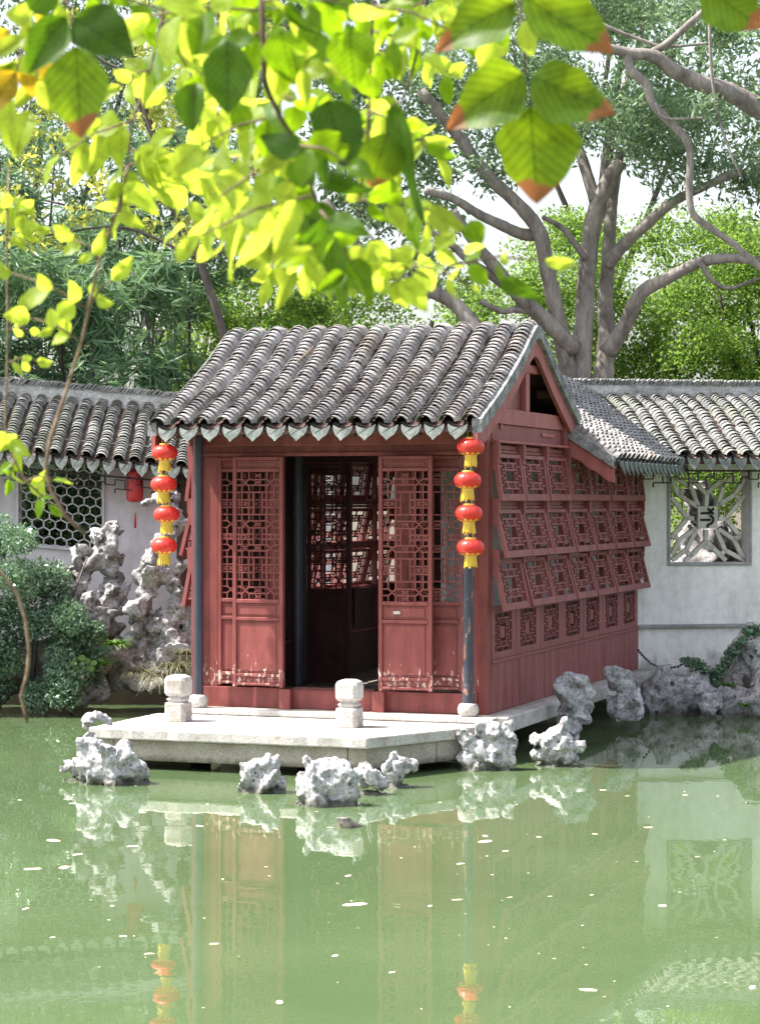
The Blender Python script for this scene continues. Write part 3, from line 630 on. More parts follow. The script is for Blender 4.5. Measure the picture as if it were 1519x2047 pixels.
    sb('king_post', M['red_gable'], -.03, 1.05, 2.471, .02, 1.17, 2.80); sb('strut', M['red_gable'], -.03, .50, 2.471, .02, .60, 2.60); sb('cross_beam', M['red_gable'], -.03, .78, 2.80, .03, 1.46, 2.87)
    for y, z in ((1.12, 2.97), (.35, 2.62), (1.85, 2.66)):
        MB().tube([(X-.1*side, y, z), (X+.06*side, y, z)], .05, 12).build('purlin', M['inner'], pav, True, 40)
for i in range(3): bx('light_blocker', M['brown'], pav, -PW+.035, .12+i*.73, .44, -PW+.055, .12+i*.73+.72, 2.33)  # unseen boards added inside the left windows to keep daylight out
# inside: a partition with lattice doors, a ceiling board, bench
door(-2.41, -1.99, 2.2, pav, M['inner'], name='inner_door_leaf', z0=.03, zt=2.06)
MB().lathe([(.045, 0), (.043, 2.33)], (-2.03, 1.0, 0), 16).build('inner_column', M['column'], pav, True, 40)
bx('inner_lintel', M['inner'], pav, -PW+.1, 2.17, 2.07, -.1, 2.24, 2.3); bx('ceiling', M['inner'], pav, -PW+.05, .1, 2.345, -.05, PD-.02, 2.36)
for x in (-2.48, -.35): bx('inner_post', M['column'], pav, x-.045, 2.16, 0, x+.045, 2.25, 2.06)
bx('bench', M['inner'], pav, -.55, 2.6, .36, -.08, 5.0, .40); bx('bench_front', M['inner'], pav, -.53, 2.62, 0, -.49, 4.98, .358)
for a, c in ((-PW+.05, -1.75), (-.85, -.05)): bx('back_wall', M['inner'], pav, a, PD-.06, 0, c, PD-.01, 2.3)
# rear roof: slope falling to the right, ridge running away from the viewer
prof_rear = smooth_profile([(-.46, 2.07), (-.10, 2.30), (.35, 2.58), (.85, 2.90), (1.30, 3.08)], 8)   # measured from the right wall inwards
Wr = Frame((2.62, 23.02, 0), R(11.3))                     # right corridor wall frame
prof_wall = smooth_profile([(-.42, 2.47), (.0, 2.67), (.55, 2.97), (1.10, 3.14)], 8)
def zprof(pr, b): return np.interp(b, [p[0] for p in pr], [p[1] for p in pr])
def keep_rear(p):
    q = Wr.inv @ (PF.m @ p); return q.y < -.42 or (q.y < 1.1 and p.z+PH > zprof(prof_wall, q.y)-.08)
def keep_wall(p):
    q = PF.inv @ (Wr.m @ p); b = -q.x; return b < -.46 or q.y < 2.4 or (b < 1.3 and p.z > zprof(prof_rear, b)+PH-.08)
rroof = deck((0, 1, 0), (-1, 0, 0), prof_rear, 2.36, 5.1, -.05, .0).build('rear_roof', M['brown'], pav)
tile_roof(rroof, PF.m, (0, 1, 0), (-1, 0, 0), prof_rear, [2.46+i*.175 for i in range(22)], .06, .066, M['tile'], M['pan'], limit=300, keep=keep_rear, drip=(.14, .14, M['drip']))
deck((0, 1, 0), (-1, 0, 0), prof_rear, 2.34, 2.44, -.06, .045).build('verge', M['verge'], rroof)
pr = [p for p in prof_rear if p[0] < .35]; b = MB(); n = len(pr)
for y in (2.365, 2.395):
    for bb, z in pr: b.v.append((-bb, y, z-.062))
    for i, (bb, z) in enumerate(pr): b.v.append((-bb, y, z-.062-.13-.02*abs(math.sin(i*.9))*(bb < .05)))
for i in range(n-1): b.f += [(i, i+1, n+i+1, n+i), (2*n+i, 2*n+i+1, 3*n+i+1, 3*n+i), (n+i, n+i+1, 3*n+i+1, 3*n+i)]
b.f += [(0, n, 3*n, 2*n)]
o = b.build('bargeboard', M['red_gable'], pav); fix_normals(o.data)
deck((0, 1, 0), (1, 0, 0), [(p[0]+PW, p[1]) for p in prof_rear], 2.36, 6.4, -.05, .03).build('rear_roof', M['verge'], pav).location = (-PW*2, 0, 0)

# ------------------------------------------------------------------ corridor walls left and right
def fret(b, x0, x1, zt, shear=0.0, u=.085, y=-.30):
    """hanging fret of thin dark bars under the eave"""
    x = x0; k = 0
    def P(a, z): return (a, y, z-shear*a)
    while x < x1:
        a = [(0, 0, 0, -1), (0, -1, 1.2, -1), (1.2, -1, 1.2, -.35), (1.2, -.35, 2.4, -.35), (2.4, -.35, 2.4, -1.45), (1.2, -1.45, 3.4, -1.45), (1.2, -1.45, 1.2, -2.0), (3.4, -1.45, 3.4, -.75), (3.4, -.75, 4.4, -.75), (4.4, -.75, 4.4, 0)]
        for p in a: b.bar(P(x+p[0]*u, zt+p[1]*u), P(x+p[2]*u, zt+p[3]*u), .013, .013)
        x += 4.4*u; k += 1
    b.bar(P(x0, zt), P(x1, zt), .02, .02)
def ridge(part, x0, x1, z, y, m, band, shear=0.0, hb=.13):
    b = MB(); b.add([(a, y+dy, z+dz-shear*a) for a in (x0, x1) for dy, dz in ((-.09, -.07), (.09, -.07), (.07, hb), (-.07, hb))], [(0, 1, 2, 3), (7, 6, 5, 4), (4, 5, 1, 0), (5, 6, 2, 1), (6, 7, 3, 2), (7, 4, 0, 3)])
    b.build('ridge_band', band, part)
    t = MB(); t.box(-.009, -.085, 0, .009, .085, .085); me = t.mesh('ridge_tile', m)
    for i in range(int((x1-x0)/.034)):
        a = x0+.02+i*.034; o = obj('ridge_tile', me, part); o.location = (a, y, z+hb-.012-shear*a+random.uniform(-.004, .004)); o.rotation_euler = (random.gauss(0, .04), R(48)+random.gauss(0, .06), random.gauss(0, .05))
# right wall
wr = empty('corridor_wall', Wr.loc, Wr.rz); tag(wr, 'white plastered corridor wall right of the pavilion with a tracery window', 'wall')
a0 = Wr.at(1340, 945); a1 = Wr.at(1497, 1124); wx0, wx1, wz0, wz1 = a0.x, a1.x, a1.z, 2.36
wb = MB(); T = .22
for (x0, z0, x1, z1) in ((-2.0, -.5, wx0, 2.62), (wx1, -.5, 4.6, 2.62), (wx0, -.5, wx1, wz0), (wx0, wz1, wx1, 2.62)): wb.box(x0, 0, z0, x1, T, z1)
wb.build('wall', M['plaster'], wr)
zl = Wr.at(1300, 1251).z
bx('ledge', M['ledge'], wr, -.05, -.05, zl-.025, 4.6, -.001, zl+.012, bevel=.006)
rf = deck((1, 0, 0), (0, 1, 0), prof_wall+[(p[0], p[1]) for p in []], -.9, 4.7, -.055, 0).build('roof', M['brown'], wr)
back = deck((1, 0, 0), (0, 1, 0), [(2.2-p[0], p[1]) for p in prof_wall], -1.6, 4.7, -.055, .03).build('rear_slope', M['tile_green'], rf)
tile_roof(rf, Wr.m, (1, 0, 0), (0, 1, 0), prof_wall, [-1.6+i*.165 for i in range(37)], .066, .062, M['tile_green'], M['pan'], limit=300, keep=keep_wall, drip=(.135, .13, M['drip']))
ridge(rf, -1.55, 4.4, 3.17, 1.10, M['tile_green'], M['band'])
fb = MB(); fret(fb, -.02, 4.4, 2.35); fb.build('fret_frieze', M['fret'], wr)
tw = MB()
def zq(x, y): p = Wr.at(1270+x/6.1, 900+y/6.1, .09); return (p.x, .09, p.z)
TR = [(760, 690, 530, 550), (530, 550, 440, 350), (530, 550, 590, 480), (440, 570, 630, 830), (630, 830, 710, 830), (630, 830, 440, 1070), (740, 950, 530, 1100), (530, 1100, 450, 1270), (530, 1100, 480, 1040),
      (740, 970, 620, 1220), (620, 1220, 450, 1340), (620, 1220, 680, 1300), (860, 970, 860, 1110), (860, 1110, 600, 1360), (860, 1110, 1100, 1345), (820, 1170, 900, 1200), (900, 1200, 940, 1170), (980, 970, 1090, 1220), (1090, 1220, 1325, 1340), (1090, 1220, 1040, 1280),
      (1010, 960, 1200, 1090), (1200, 1090, 1320, 1335), (1200, 1090, 1270, 1040), (1270, 1040, 1100, 840), (1100, 840, 1010, 840), (1100, 840, 1330, 550), (1000, 670, 1210, 540), (1210, 540, 1330, 350), (1210, 540, 1270, 600), (1000, 680, 1085, 400), (1085, 400, 1040, 370), (1040, 370, 860, 530),
      (860, 680, 870, 540), (870, 540, 690, 350), (760, 680, 690, 470), (690, 470, 640, 430), (640, 430, 500, 350), (1085, 400, 1200, 330), (640, 430, 720, 330)]
for s in TR: tw.bar(zq(s[0], s[1]), zq(s[2], s[3]), .042, .05)
tw.build('tracery', M['tracery'], wr)
fm = MB(); e = .03
for (x0, z0, x1, z1) in ((wx0-e, wz0-e, wx1+e, wz0), (wx0-e, wz0, wx0, wz1), (wx1, wz0, wx1+e, wz1)): fm.box(x0, -.022, z0, x1, -.002, z1)
fm.build('window_frame', M['ledge'], wr, bevel=.005)
p0, p1 = zq(752, 685), zq(992, 955); pl = MB().box(p0[0], .055, p1[2], p1[0], .075, p0[2]).build('tablet', M['tracery'], wr)
ch = MB()
def ink(pts, w=.024):
    for a, c in zip(pts, pts[1:]):
        A_, C_ = zq(*a), zq(*c); ch.bar((A_[0], .049, A_[2]), (C_[0], .049, C_[2]), w, .010)
ink([(785, 770), (930, 762)]); ink([(868, 706), (905, 745), (940, 778)]); ink([(945, 708), (900, 745), (870, 780)]); ink([(782, 850), (905, 848)]); ink([(895, 795), (925, 812), (940, 845), (920, 890), (880, 905), (860, 938)])
ch.build('character', M['black'], pl)
MB().tube([(.05, -.02, 1.16), (.25, -.06, .72)], .004, 5)
# left wall (falls away to the right)
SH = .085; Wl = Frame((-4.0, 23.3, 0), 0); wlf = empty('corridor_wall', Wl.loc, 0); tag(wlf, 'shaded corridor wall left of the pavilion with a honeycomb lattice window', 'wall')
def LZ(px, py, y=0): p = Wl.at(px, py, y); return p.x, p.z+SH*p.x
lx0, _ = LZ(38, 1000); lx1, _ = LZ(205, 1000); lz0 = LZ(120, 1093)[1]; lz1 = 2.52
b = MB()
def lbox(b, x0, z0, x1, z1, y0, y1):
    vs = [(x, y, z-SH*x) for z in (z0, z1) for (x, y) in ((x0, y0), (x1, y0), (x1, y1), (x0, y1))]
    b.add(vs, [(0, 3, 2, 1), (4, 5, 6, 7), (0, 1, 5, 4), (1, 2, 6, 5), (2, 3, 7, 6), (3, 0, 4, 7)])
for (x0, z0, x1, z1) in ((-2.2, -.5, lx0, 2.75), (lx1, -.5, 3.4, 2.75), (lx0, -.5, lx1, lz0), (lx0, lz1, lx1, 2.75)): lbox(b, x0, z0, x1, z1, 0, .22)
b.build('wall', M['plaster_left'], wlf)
b = MB(); e = .025
for (x0, z0, x1, z1) in ((lx0-e, lz0-e, lx1+e, lz0), (lx0-e, lz0, lx0, lz1), (lx1, lz0, lx1+e, lz1)): lbox(b, x0, z0, x1, z1, -.03, -.002)
b.build('window_frame', M['lattice_grey'], wlf)
b = MB(); hx = .060; hz = .060; j = 0; z = lz0-.02               # honeycomb
while z < lz1+.1:
    x = lx0-.05+(hx if j % 2 else 0)
    while x < lx1+.1:
        def PZ(a, c): a = min(max(a, lx0), lx1); return (a, .06, max(c, lz0)-SH*a)
        for s in ((x-hx, z+.03, x, z-.0), (x, z, x+hx, z+.03), (x+hx, z+.03, x+hx, z+.03+hz)):
            pa, pb_ = PZ(s[0], s[1]), PZ(s[2], s[3])
            if (Vector(pa)-Vector(pb_)).length > .01: b.bar(pa, pb_, .013, .03)
        x += 2*hx
    z += hz+.03; j += 1
b.build('lattice', M['lattice_grey'], wlf)
prof_l = smooth_profile([(-.42, 2.545), (.0, 2.74), (.5, 3.0), (1.0, 3.17)], 8)
rl = deck((1, 0, 0), (0, 1, 0), prof_l, -2.2, 3.3, -.055, 0, SH).build('roof', M['brown'], wlf)
deck((1, 0, 0), (0, 1, 0), [(2.0-p[0], p[1]) for p in prof_l], -2.2, 3.3, -.055, .03, SH).build('rear_slope', M['tile_green'], rl)
tile_roof(rl, Wl.m, (1, 0, 0), (0, 1, 0), prof_l, [-1.6+i*.163 for i in range(28)], .064, .062, M['tile_green'], M['pan'], limit=300, drip=(.135, .14, M['drip']), shear=SH)
ridge(rl, -2.1, 3.2, 3.19, 1.0, M['tile_green'], M['band'], SH)
fb = MB(); fret(fb, -1.8, 3.2, 2.40, SH); fb.build('fret_frieze', M['fret'], wlf)
px_, pz_ = LZ(366, 1000); bx('post', M['brown'], wlf, px_-.055, -.10, .1, px_+.055, -.002, 2.45)

# ------------------------------------------------------------------ stone terrace in front
ter = empty('stone_terrace', PF.loc, PF.rz); tag(ter, 'pale granite terrace slab over the water in front of the red doors', 'terrace')
zt = -.05
def slab(name, poly, z0, z1, m, amp=.006, bev=.012):
    b = MB(); b.prism(poly, lambda p, s: (p[0], p[1], z1 if s else z0)); o = b.build(name, m, ter, bevel=bev); fix_normals(o.data); return o
def jag(p, q, n=22, a=.009): return [(p[0]+(q[0]-p[0])*i/n+random.uniform(-a, a), p[1]+(q[1]-p[1])*i/n+random.uniform(-a, a)) for i in range(n)]
A_, B_, C_, D_, E_, F_ = (-2.79, -.245), (-2.79, -1.50), (-.486, -1.50), (.115, -.36), (.115, -.11), (.06, -.245)
slab('slab', jag((-2.79, -.245), B_)+jag(B_, C_, 24)+jag(C_, (.13, -.27))+[(.13, -.245)], zt-.085, zt, M['stone'])
ins = .055
def wallblk(p, q, z0, z1, th=.3):
    p, q = Vector(p), Vector(q); d = (q-p).normalized(); n = Vector((-d.y, d.x)); poly = [p, q, q+n*th, p+n*th]
    return slab('base_block', [(v.x, v.y) for v in poly], z0, z1, M['stone_dark'], bev=.008)
zb0, zb1 = -.30, zt-.087
wallblk((-2.73, -1.44), (-2.60, -1.44), zb0, zb1); wallblk((-2.595, -1.44), (-.66, -1.44), zb0, zb1); wallblk((-.655, -1.44), (-.515, -1.44), zb0, zb1)
wallblk((-.51, -1.435), (-.17, -.79), zb0, zb1); wallblk((-.165, -.785), (.05, -.37), zb0, zb1)
wallblk((-2.73, -.26), (-2.73, -1.10), zb0, zb1); wallblk((-2.73, -1.105), (-2.73, -1.43), zb0, zb1)
for (x, y) in ((-2.3, -.9), (-1.4, -.9), (-.6, -.7)): b = MB().box(x-.2, y-.2, -.7, x+.2, y+.2, zb1).build('pier', M['stone_dark'], ter)
def bollard(px, py, label):
    p = PF.at(px, py, 0); o_ = Vector((0, 0, H)); d = Vector(((px-CX)/F, 1, (CY-py)/F)); k = (PH+zt-H)/d.z; w = o_+d*k
    r = empty('stone_bollard', (w.x, w.y, PH+zt), PF.rz); tag(r, label, 'bollard', 'bollards on the terrace')
    def oct_(a, c=.3): return [(a, a*c), (a*c, a), (-a*c, a), (-a, a*c), (-a, -a*c), (-a*c, -a), (a*c, -a), (a, -a*c)]
    def lo(name, secs):
        b = MB(); n = 8
        for a, z in secs: b.v += [(x, y, z) for x, y in oct_(a, .72)]
        for i in range(len(secs)-1):
            for j in range(n): b.f.append((i*n+j, i*n+(j+1) % n, (i+1)*n+(j+1) % n, (i+1)*n+j))
        b.f += [tuple(range(n))[::-1], tuple(range((len(secs)-1)*n, len(secs)*n))]
        return b.build(name, M['stone'], r, bevel=.007)
    lo('shaft', [(.092, 0), (.09, .14), (.088, .152)]); lo('neck', [(.07, .1525), (.066, .165), (.078, .172), (.078, .182), (.062, .19), (.066, .2045)])
    lo('cap', [(.078, .205), (.092, .23), (.094, .33), (.084, .355), (.05, .372)])
bollard(357, 1442, 'stone bollard on the terrace by the left column'); bollard(699, 1454, 'stone bollard on the terrace in front of the open doorway')

# ------------------------------------------------------------------ lanterns
def lantern_string(px, yl, ys, label):
    p = PF.at(px, ys[0], yl); w = PF.m @ p; root = empty('lantern_string', w, 0); tag(root, label, 'lanterns', 'strings of red lanterns under the eave')
    lob = lambda a: 1-.06*abs(math.cos(a*7))**3
    for i, y in enumerate(ys):
        z = H+(CY-y)/F*w.y-w.z; sw = .014*math.sin(i*2.2+px)
        bprof = [(.035, -.066)]+[(.108*math.cos(t)**.72 if abs(t) < 1.5 else .03, .068*math.sin(t)) for t in [(-1.15+2.3*k/12) for k in range(13)]]+[(.035, .066)]
        bd = MB().lathe(bprof, (sw, 0, z), 36, lob).build('lantern', M['lantern'], root, True, 60)
        MB().lathe([(.036, .060), (.044, .064), (.044, .074), (.03, .077)], (sw, 0, z), 20).build('top_cap', M['gold_print'], bd, True, 40)
        MB().lathe([(.030, -.079), (.048, -.076), (.048, -.064), (.036, -.060)], (sw, 0, z), 20).build('bottom_cap', M['gold_print'], bd, True, 40)
        pr_ = MB()                                       # gold cloud print round the lower half
        for k in range(12):
            a = k*math.pi/6+.15; t0, t1 = -1.05, -.62-.12*(k % 2)
            vs = []
            for t, hw in ((t0, .20), ((t0+t1)/2, .17), (t1, .03)):
                rr = .108*math.cos(t)**.72+.0022
                for s in (-1, 1): vs.append((sw+rr*math.cos(a+s*hw), rr*math.sin(a+s*hw), z+.069*math.sin(t)))
            pr_.add(vs, [(0, 1, 3, 2), (2, 3, 5, 4)])
        pr_.build('gold_print', M['gold_print'], bd)
        fr = MB(); 
        for k in range(26):
            a = 2*math.pi*k/26; r1 = .05+random.uniform(-.007, .009); L = .078+random.uniform(-.014, .012)
            fr.bar((sw+.044*math.cos(a), .044*math.sin(a), z-.076), (sw+r1*math.cos(a), r1*math.sin(a), z-.076-L), .0095, .003, (math.cos(a), math.sin(a), 0))
        fr.build('fringe', M['gold'], bd)
        top = z+.076; nxt = (H+(CY-ys[i-1])/F*w.y-w.z-.076) if i else top+.12
        cb = MB()
        for dx in (-.022, .022): cb.tube([(sw+dx, 0, top-.004), (dx*.8, 0, nxt)], .0035, 5)
        cb.build('cord', M['gold'], bd)
lantern_string(330, -.50, (905, 968, 1028, 1091), 'string of four red lanterns hanging beside the left column')
lantern_string(938, -.50, (893, 960, 1026, 1094), 'string of four red lanterns hanging in front of the right column')
# cloth lantern on the left wall
lp = Wl.m @ Wl.at(270, 970, -.22); lr = empty('red_lantern', lp, 0); tag(lr, 'tall rounded red cloth lantern with tassel hanging on the left wall', 'lantern')
rb = .088; body = MB().lathe([(.05, -.172), (.072, -.165), (.084, -.145), (rb, -.11), (rb, .11), (.084, .145), (.07, .166), (.045, .172)], (0, 0, 0), 28).build('body', M['lantern_paper'], lr, True, 50)
ink_ = MB()
for (x0, z0, x1, z1) in ((-.028, .05, .0, .05), (-.03, .036, .005, .036), (-.025, .022, .002, .022), (-.014, .058, -.014, .014), (.012, .056, .034, .05), (.014, .04, .036, .036), (.024, .056, .02, .018), (-.03, .002, .03, .002), (-.024, -.012, .026, -.012), (-.03, -.028, .034, -.028), (-.002, .008, -.002, -.03)):
    def S_(x, z): return (x, -math.sqrt(rb**2-x*x)-.0015, z)
    ink_.bar(S_(x0, z0), S_(x1, z1), .006, .002)
ink_.build('character', M['lantern_ink'], body)
MB().tube([(0, 0, -.17), (.004, 0, -.27)], .002, 5).build('cord', M['gold'], lr)
MB().lathe([(.004, -.285), (.011, -.28), (.011, -.265), (.004, -.26)], (.004, 0, 0), 10).build('bead', M['stone'], lr, True)
MB().lathe([(.013, -.44), (.012, -.36), (.006, -.287)], (.004, 0, 0), 10).build('tassel', M['lantern_paper'], lr, True)
MB().tube([(0, 0, .17), (0, 0, .26)], .004, 5).build('hanger', M['fret'], lr)

# ------------------------------------------------------------------ rocks
KT, KP, KB = M['taihu'], M['taihu_pale'], M['taihu_brown']
YL = 22.35
rock('scholar_rock', 'tall grey pierced limestone rock with a knobbed head below the honeycomb window', 'rock',
     pxballs([(222, 1060, 15), (230, 1050, 9), (198, 1072, 13), (192, 1062, 7), (215, 1090, 18), (208, 1112, 22), (228, 1118, 14), (190, 1116, 12), (172, 1108, 9), (158, 1108, 9), (152, 1122, 10), (158, 1140, 13), (168, 1158, 12), (118, 1124, 5), (122, 1136, 7), (128, 1150, 10), (132, 1166, 20), (148, 1178, 16),
              (222, 1140, 14), (230, 1160, 14), (218, 1182, 18), (240, 1180, 14), (198, 1200, 16), (170, 1210, 20), (150, 1222, 20), (225, 1210, 16), (246, 1214, 12), (190, 1232, 22), (200, 1262, 24), (170, 1255, 22), (190, 1290, 26), (225, 1300, 22)], YL, .5, 1.02), KT,
     [tuple(wp(208, 1074, YL-.09))+(.03,), tuple(wp(248, 1245, YL-.15))+(.13,)], .016, .8, 90, amp=.42, seed=1)
rock('scholar_rock', 'broad branching grey limestone rock with wall showing through, behind the left lanterns', 'rock',
     pxballs([(298, 1003, 7), (312, 997, 10), (328, 995, 13), (346, 1000, 10), (345, 1018, 14), (352, 1040, 14), (362, 1052, 8), (344, 1060, 13), (330, 1078, 13), (316, 1092, 13), (306, 1112, 14), (298, 1132, 14), (318, 1128, 14), (286, 1150, 14), (272, 1158, 8), (300, 1160, 16), (325, 1150, 16), (345, 1140, 12), (360, 1135, 9), (376, 1128, 8),
              (345, 1165, 14), (356, 1185, 14), (352, 1205, 13), (338, 1225, 12), (322, 1232, 10), (290, 1185, 16), (286, 1210, 17), (284, 1236, 17), (278, 1260, 17), (264, 1278, 14), (290, 1282, 18), (312, 1255, 14), (318, 1290, 20), (345, 1250, 16), (362, 1225, 14), (372, 1205, 10), (352, 1280, 20), (374, 1262, 18), (378, 1300, 22), (330, 1318, 24), (300, 1315, 24)], YL-.1, .5, 1.02), KT,
     [tuple(wp(316, 1196, YL-.1))+(.06,), tuple(wp(322, 1212, YL-.1))+(.05,)], .016, .8, 110, amp=.42, seed=2)
for i, (lab, bl, m_) in enumerate((
        ('dark brown bank rock under the broad scholar rock', [(250, 1310, 30), (290, 1335, 32), (330, 1350, 34), (370, 1345, 30), (270, 1355, 26), (395, 1360, 30)], KB),
        ('grey rounded rock at the waterline beside the left shrub', [(175, 1378, 22), (192, 1370, 20), (160, 1385, 16), (205, 1388, 12)], KT),
        ('brown bank rock hidden behind the left shrub', [(60, 1330, 40), (110, 1340, 45), (150, 1345, 35), (10, 1345, 45), (-50, 1345, 45), (200, 1330, 34), (230, 1350, 30)], KB))):
    rock('bank_rock', lab, 'rock', pxballs(bl, 22.3-.25*(i == 1), .4), m_, (), .025, .5, 30, seed=10+i)
def waterline(y): return (H-WZ)*F/(y-CY)
for i, (lab, bl, yb, m_, h_) in enumerate((
        ('pitted white limestone rock at the left front corner of the terrace', [(180, 1505, 13), (196, 1520, 24), (225, 1512, 22), (250, 1520, 24), (275, 1538, 18), (290, 1548, 11), (190, 1548, 14), (225, 1545, 22), (172, 1530, 10)], 1563, KP, .012),
        ('small flat grey slab of rock left of the terrace corner', [(128, 1540, 6), (140, 1532, 9), (155, 1526, 11), (168, 1522, 10), (150, 1545, 7)], 1556, KP, .012),
        ('white rock leaning on the left end of the terrace slab', [(178, 1436, 10), (172, 1450, 7), (195, 1432, 9), (210, 1436, 8), (178, 1475, 9), (186, 1490, 12), (180, 1520, 12)], 1545, KP, .012),
        ('rounded white rock in the water before the middle of the terrace', [(500, 1540, 15), (515, 1530, 14), (535, 1530, 16), (548, 1525, 11), (535, 1552, 16), (508, 1560, 14), (556, 1548, 8)], 1580, KP, .012),
        ('largest craggy white rock below the terrace corner', [(612, 1516, 7), (618, 1530, 11), (630, 1545, 18), (655, 1540, 22), (680, 1548, 20), (702, 1555, 15), (615, 1565, 18), (640, 1575, 20), (606, 1588, 12), (670, 1572, 16), (700, 1575, 10)], 1606, KP, .012),
        ('small grey rock next to the largest craggy rock', [(727, 1535, 8), (735, 1550, 14), (752, 1558, 14), (728, 1562, 12), (765, 1570, 9)], 1584, KP, .011),
        ('pointed wedge of grey rock against the slanting terrace side', [(786, 1512, 7), (790, 1525, 14), (775, 1535, 12), (808, 1532, 14), (826, 1534, 8), (790, 1548, 14)], 1562, KP, .011),
        ('rugged white rock under the right corner of the terrace', [(1018, 1450, 8), (1015, 1468, 12), (985, 1465, 14), (965, 1468, 11), (940, 1490, 15), (960, 1500, 18), (985, 1490, 20), (1010, 1500, 13), (930, 1510, 10), (1024, 1488, 6)], 1527, KP, .013),
        ('spiky white rock low in the water beside the side wall', [(1126, 1446, 7), (1122, 1462, 12), (1108, 1475, 14), (1085, 1480, 12), (1068, 1482, 7), (1130, 1485, 16), (1150, 1492, 11), (1100, 1495, 14), (1140, 1505, 8)], 1520, KP, .013))):
    Yw = H*F/(yb-CY)+(.15 if i < 6 else -.10); rock('pond_rock', lab, 'rock', sunk(pxballs(bl, Yw, .4)) if i != 2 else pxballs(bl, Yw, .4), m_, (), h_, .6, 34, group='rocks round the terrace', amp=.42, seed=30+i)
rock('standing_rock', 'upright split grey rock standing against the red side boards', 'rock', pxballs([(1140, 1362, 17), (1136, 1385, 20), (1142, 1408, 18), (1165, 1362, 13), (1172, 1388, 13), (1172, 1412, 11), (1148, 1432, 16), (1146, 1455, 14), (1150, 1475, 9), (1174, 1440, 9)], 18.95, .3), KP, (), .014, .45, 30, seed=51)
rock('standing_rock', 'pair of pale upright rocks at the far end of the side wall', 'rock', pxballs([(1226, 1348, 15), (1232, 1368, 15), (1252, 1350, 10), (1258, 1372, 14), (1262, 1395, 17), (1245, 1402, 15), (1275, 1410, 12), (1240, 1422, 14), (1270, 1428, 13), (1222, 1415, 9)], 20.5, .3), KP, (), .015, .45, 30, seed=52)
for i, (lab, bl, Y_) in enumerate((
        ('broad grey bank rock below the chain at the wall foot', [(1320, 1368, 22), (1345, 1375, 26), (1310, 1395, 22), (1375, 1372, 22), (1400, 1372, 18), (1350, 1405, 20), (1395, 1400, 20), (1415, 1388, 12)], 21.9),
        ('small pale rock at the waterline on the right bank', [(1420, 1400, 12), (1405, 1412, 10), (1435, 1405, 10)], 21.6),
        ('long low flat rock at the right edge of the pond', [(1450, 1392, 16), (1480, 1398, 20), (1510, 1402, 22), (1540, 1405, 24), (1450, 1412, 12)], 21.7),
        ('large pale rock leaning on the right end of the white wall', [(1495, 1290, 24), (1505, 1270, 18), (1512, 1310, 24), (1490, 1320, 20), (1540, 1290, 30), (1530, 1340, 30), (1500, 1345, 18), (1478, 1335, 10), (1560, 1340, 34)], 22.2),
        ('brown hollow rock between the bank rocks on the right', [(1440, 1360, 16), (1455, 1350, 14), (1470, 1362, 14), (1432, 1378, 12)], 22.1))):
    rock('bank_rock', lab, 'rock', sunk(pxballs(bl, Y_, .4)) if i != 3 else pxballs(bl, Y_, .4), KB if i == 4 else (KP if i in (1, 3) else KT), (), .018, .5, 35, seed=60+i)
def flat_rock(px, py, w, lab, sd):
    Yw = waterline(py); c = wp(px, py, Yw); r = w/F*Yw
    rock('sunken_rock', lab, 'rock', [(c.x-r*.5, Yw, WZ-.07, .075), (c.x, Yw+.02, WZ-.075, .085), (c.x+r*.5, Yw-.02, WZ-.07, .075)], M['taihu_brown'], (), .012, .4, 6, seed=sd)
flat_rock(700, 1652, 32, 'flat brown rock just breaking the water in front of the largest rock', 80)

rock('garden_rock', 'grey rock seen through the tracery window of the right corridor', 'rock', pxballs([(1395, 1000, 22), (1410, 1030, 26), (1430, 1070, 34), (1390, 1090, 34), (1450, 1110, 36), (1400, 1150, 44), (1440, 1190, 50), (1400, 1230, 50)], 26.2, .4), KT, (), .03, .5, 40, seed=90)
# ------------------------------------------------------------------ plants on the banks
def plant(name, label, cat, loc, cloud, m, stem_m=None, stems=(), leafname='foliage', group=None):
    r = empty(name, loc); tag(r, label, cat, group); V, Q, t = cloud; L = Vector(loc)
    o = obj(leafname, np_mesh(leafname, V-np.array(loc), Q, m, False, t), r)
    if stems:
        b = MB()
        for pts, rad in stems: b.tube([Vector(p)-L for p in pts], rad, 6)
        b.build('stem', stem_m, r, True)
    return r
cl = []
for _ in range(90):
    x = random.uniform(-230, 150); top = 1035+max(0, (x-40))*1.25+abs(random.gauss(0, 12)) if x > 40 else 1030+random.uniform(0, 20)
    if x > 120: top = max(top, 1190)
    y = random.uniform(top+20, 1395); p = wp(x, y, 21.9+random.uniform(-.25, .35)); cl.append((*p, .2, .2, .17))
sp = wp(40, 1395, 22.0)
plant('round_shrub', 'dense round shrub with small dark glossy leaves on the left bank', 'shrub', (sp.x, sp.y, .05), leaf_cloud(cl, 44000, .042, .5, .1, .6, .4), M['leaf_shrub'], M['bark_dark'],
      [([(sp.x+dx, 22.0, .0), (sp.x+dx*1.6, 22.05, .8), (sp.x+dx*2.2+.1, 22.1, 1.5)], [.03, .02, .008]) for dx in (-.5, -.2, .1, .25)])
cl = [(*wp(150+random.uniform(-30, 60), 1300+random.uniform(-50, 60), 21.95), .12, .12, .10) for _ in range(14)]
plant('low_shrub', 'small dark leafy shrub between the round shrub and the scholar rocks', 'shrub', tuple(wp(160, 1372, 21.95)), leaf_cloud(cl, 2600, .045, .5, .1, .5), M['leaf_shrub'])
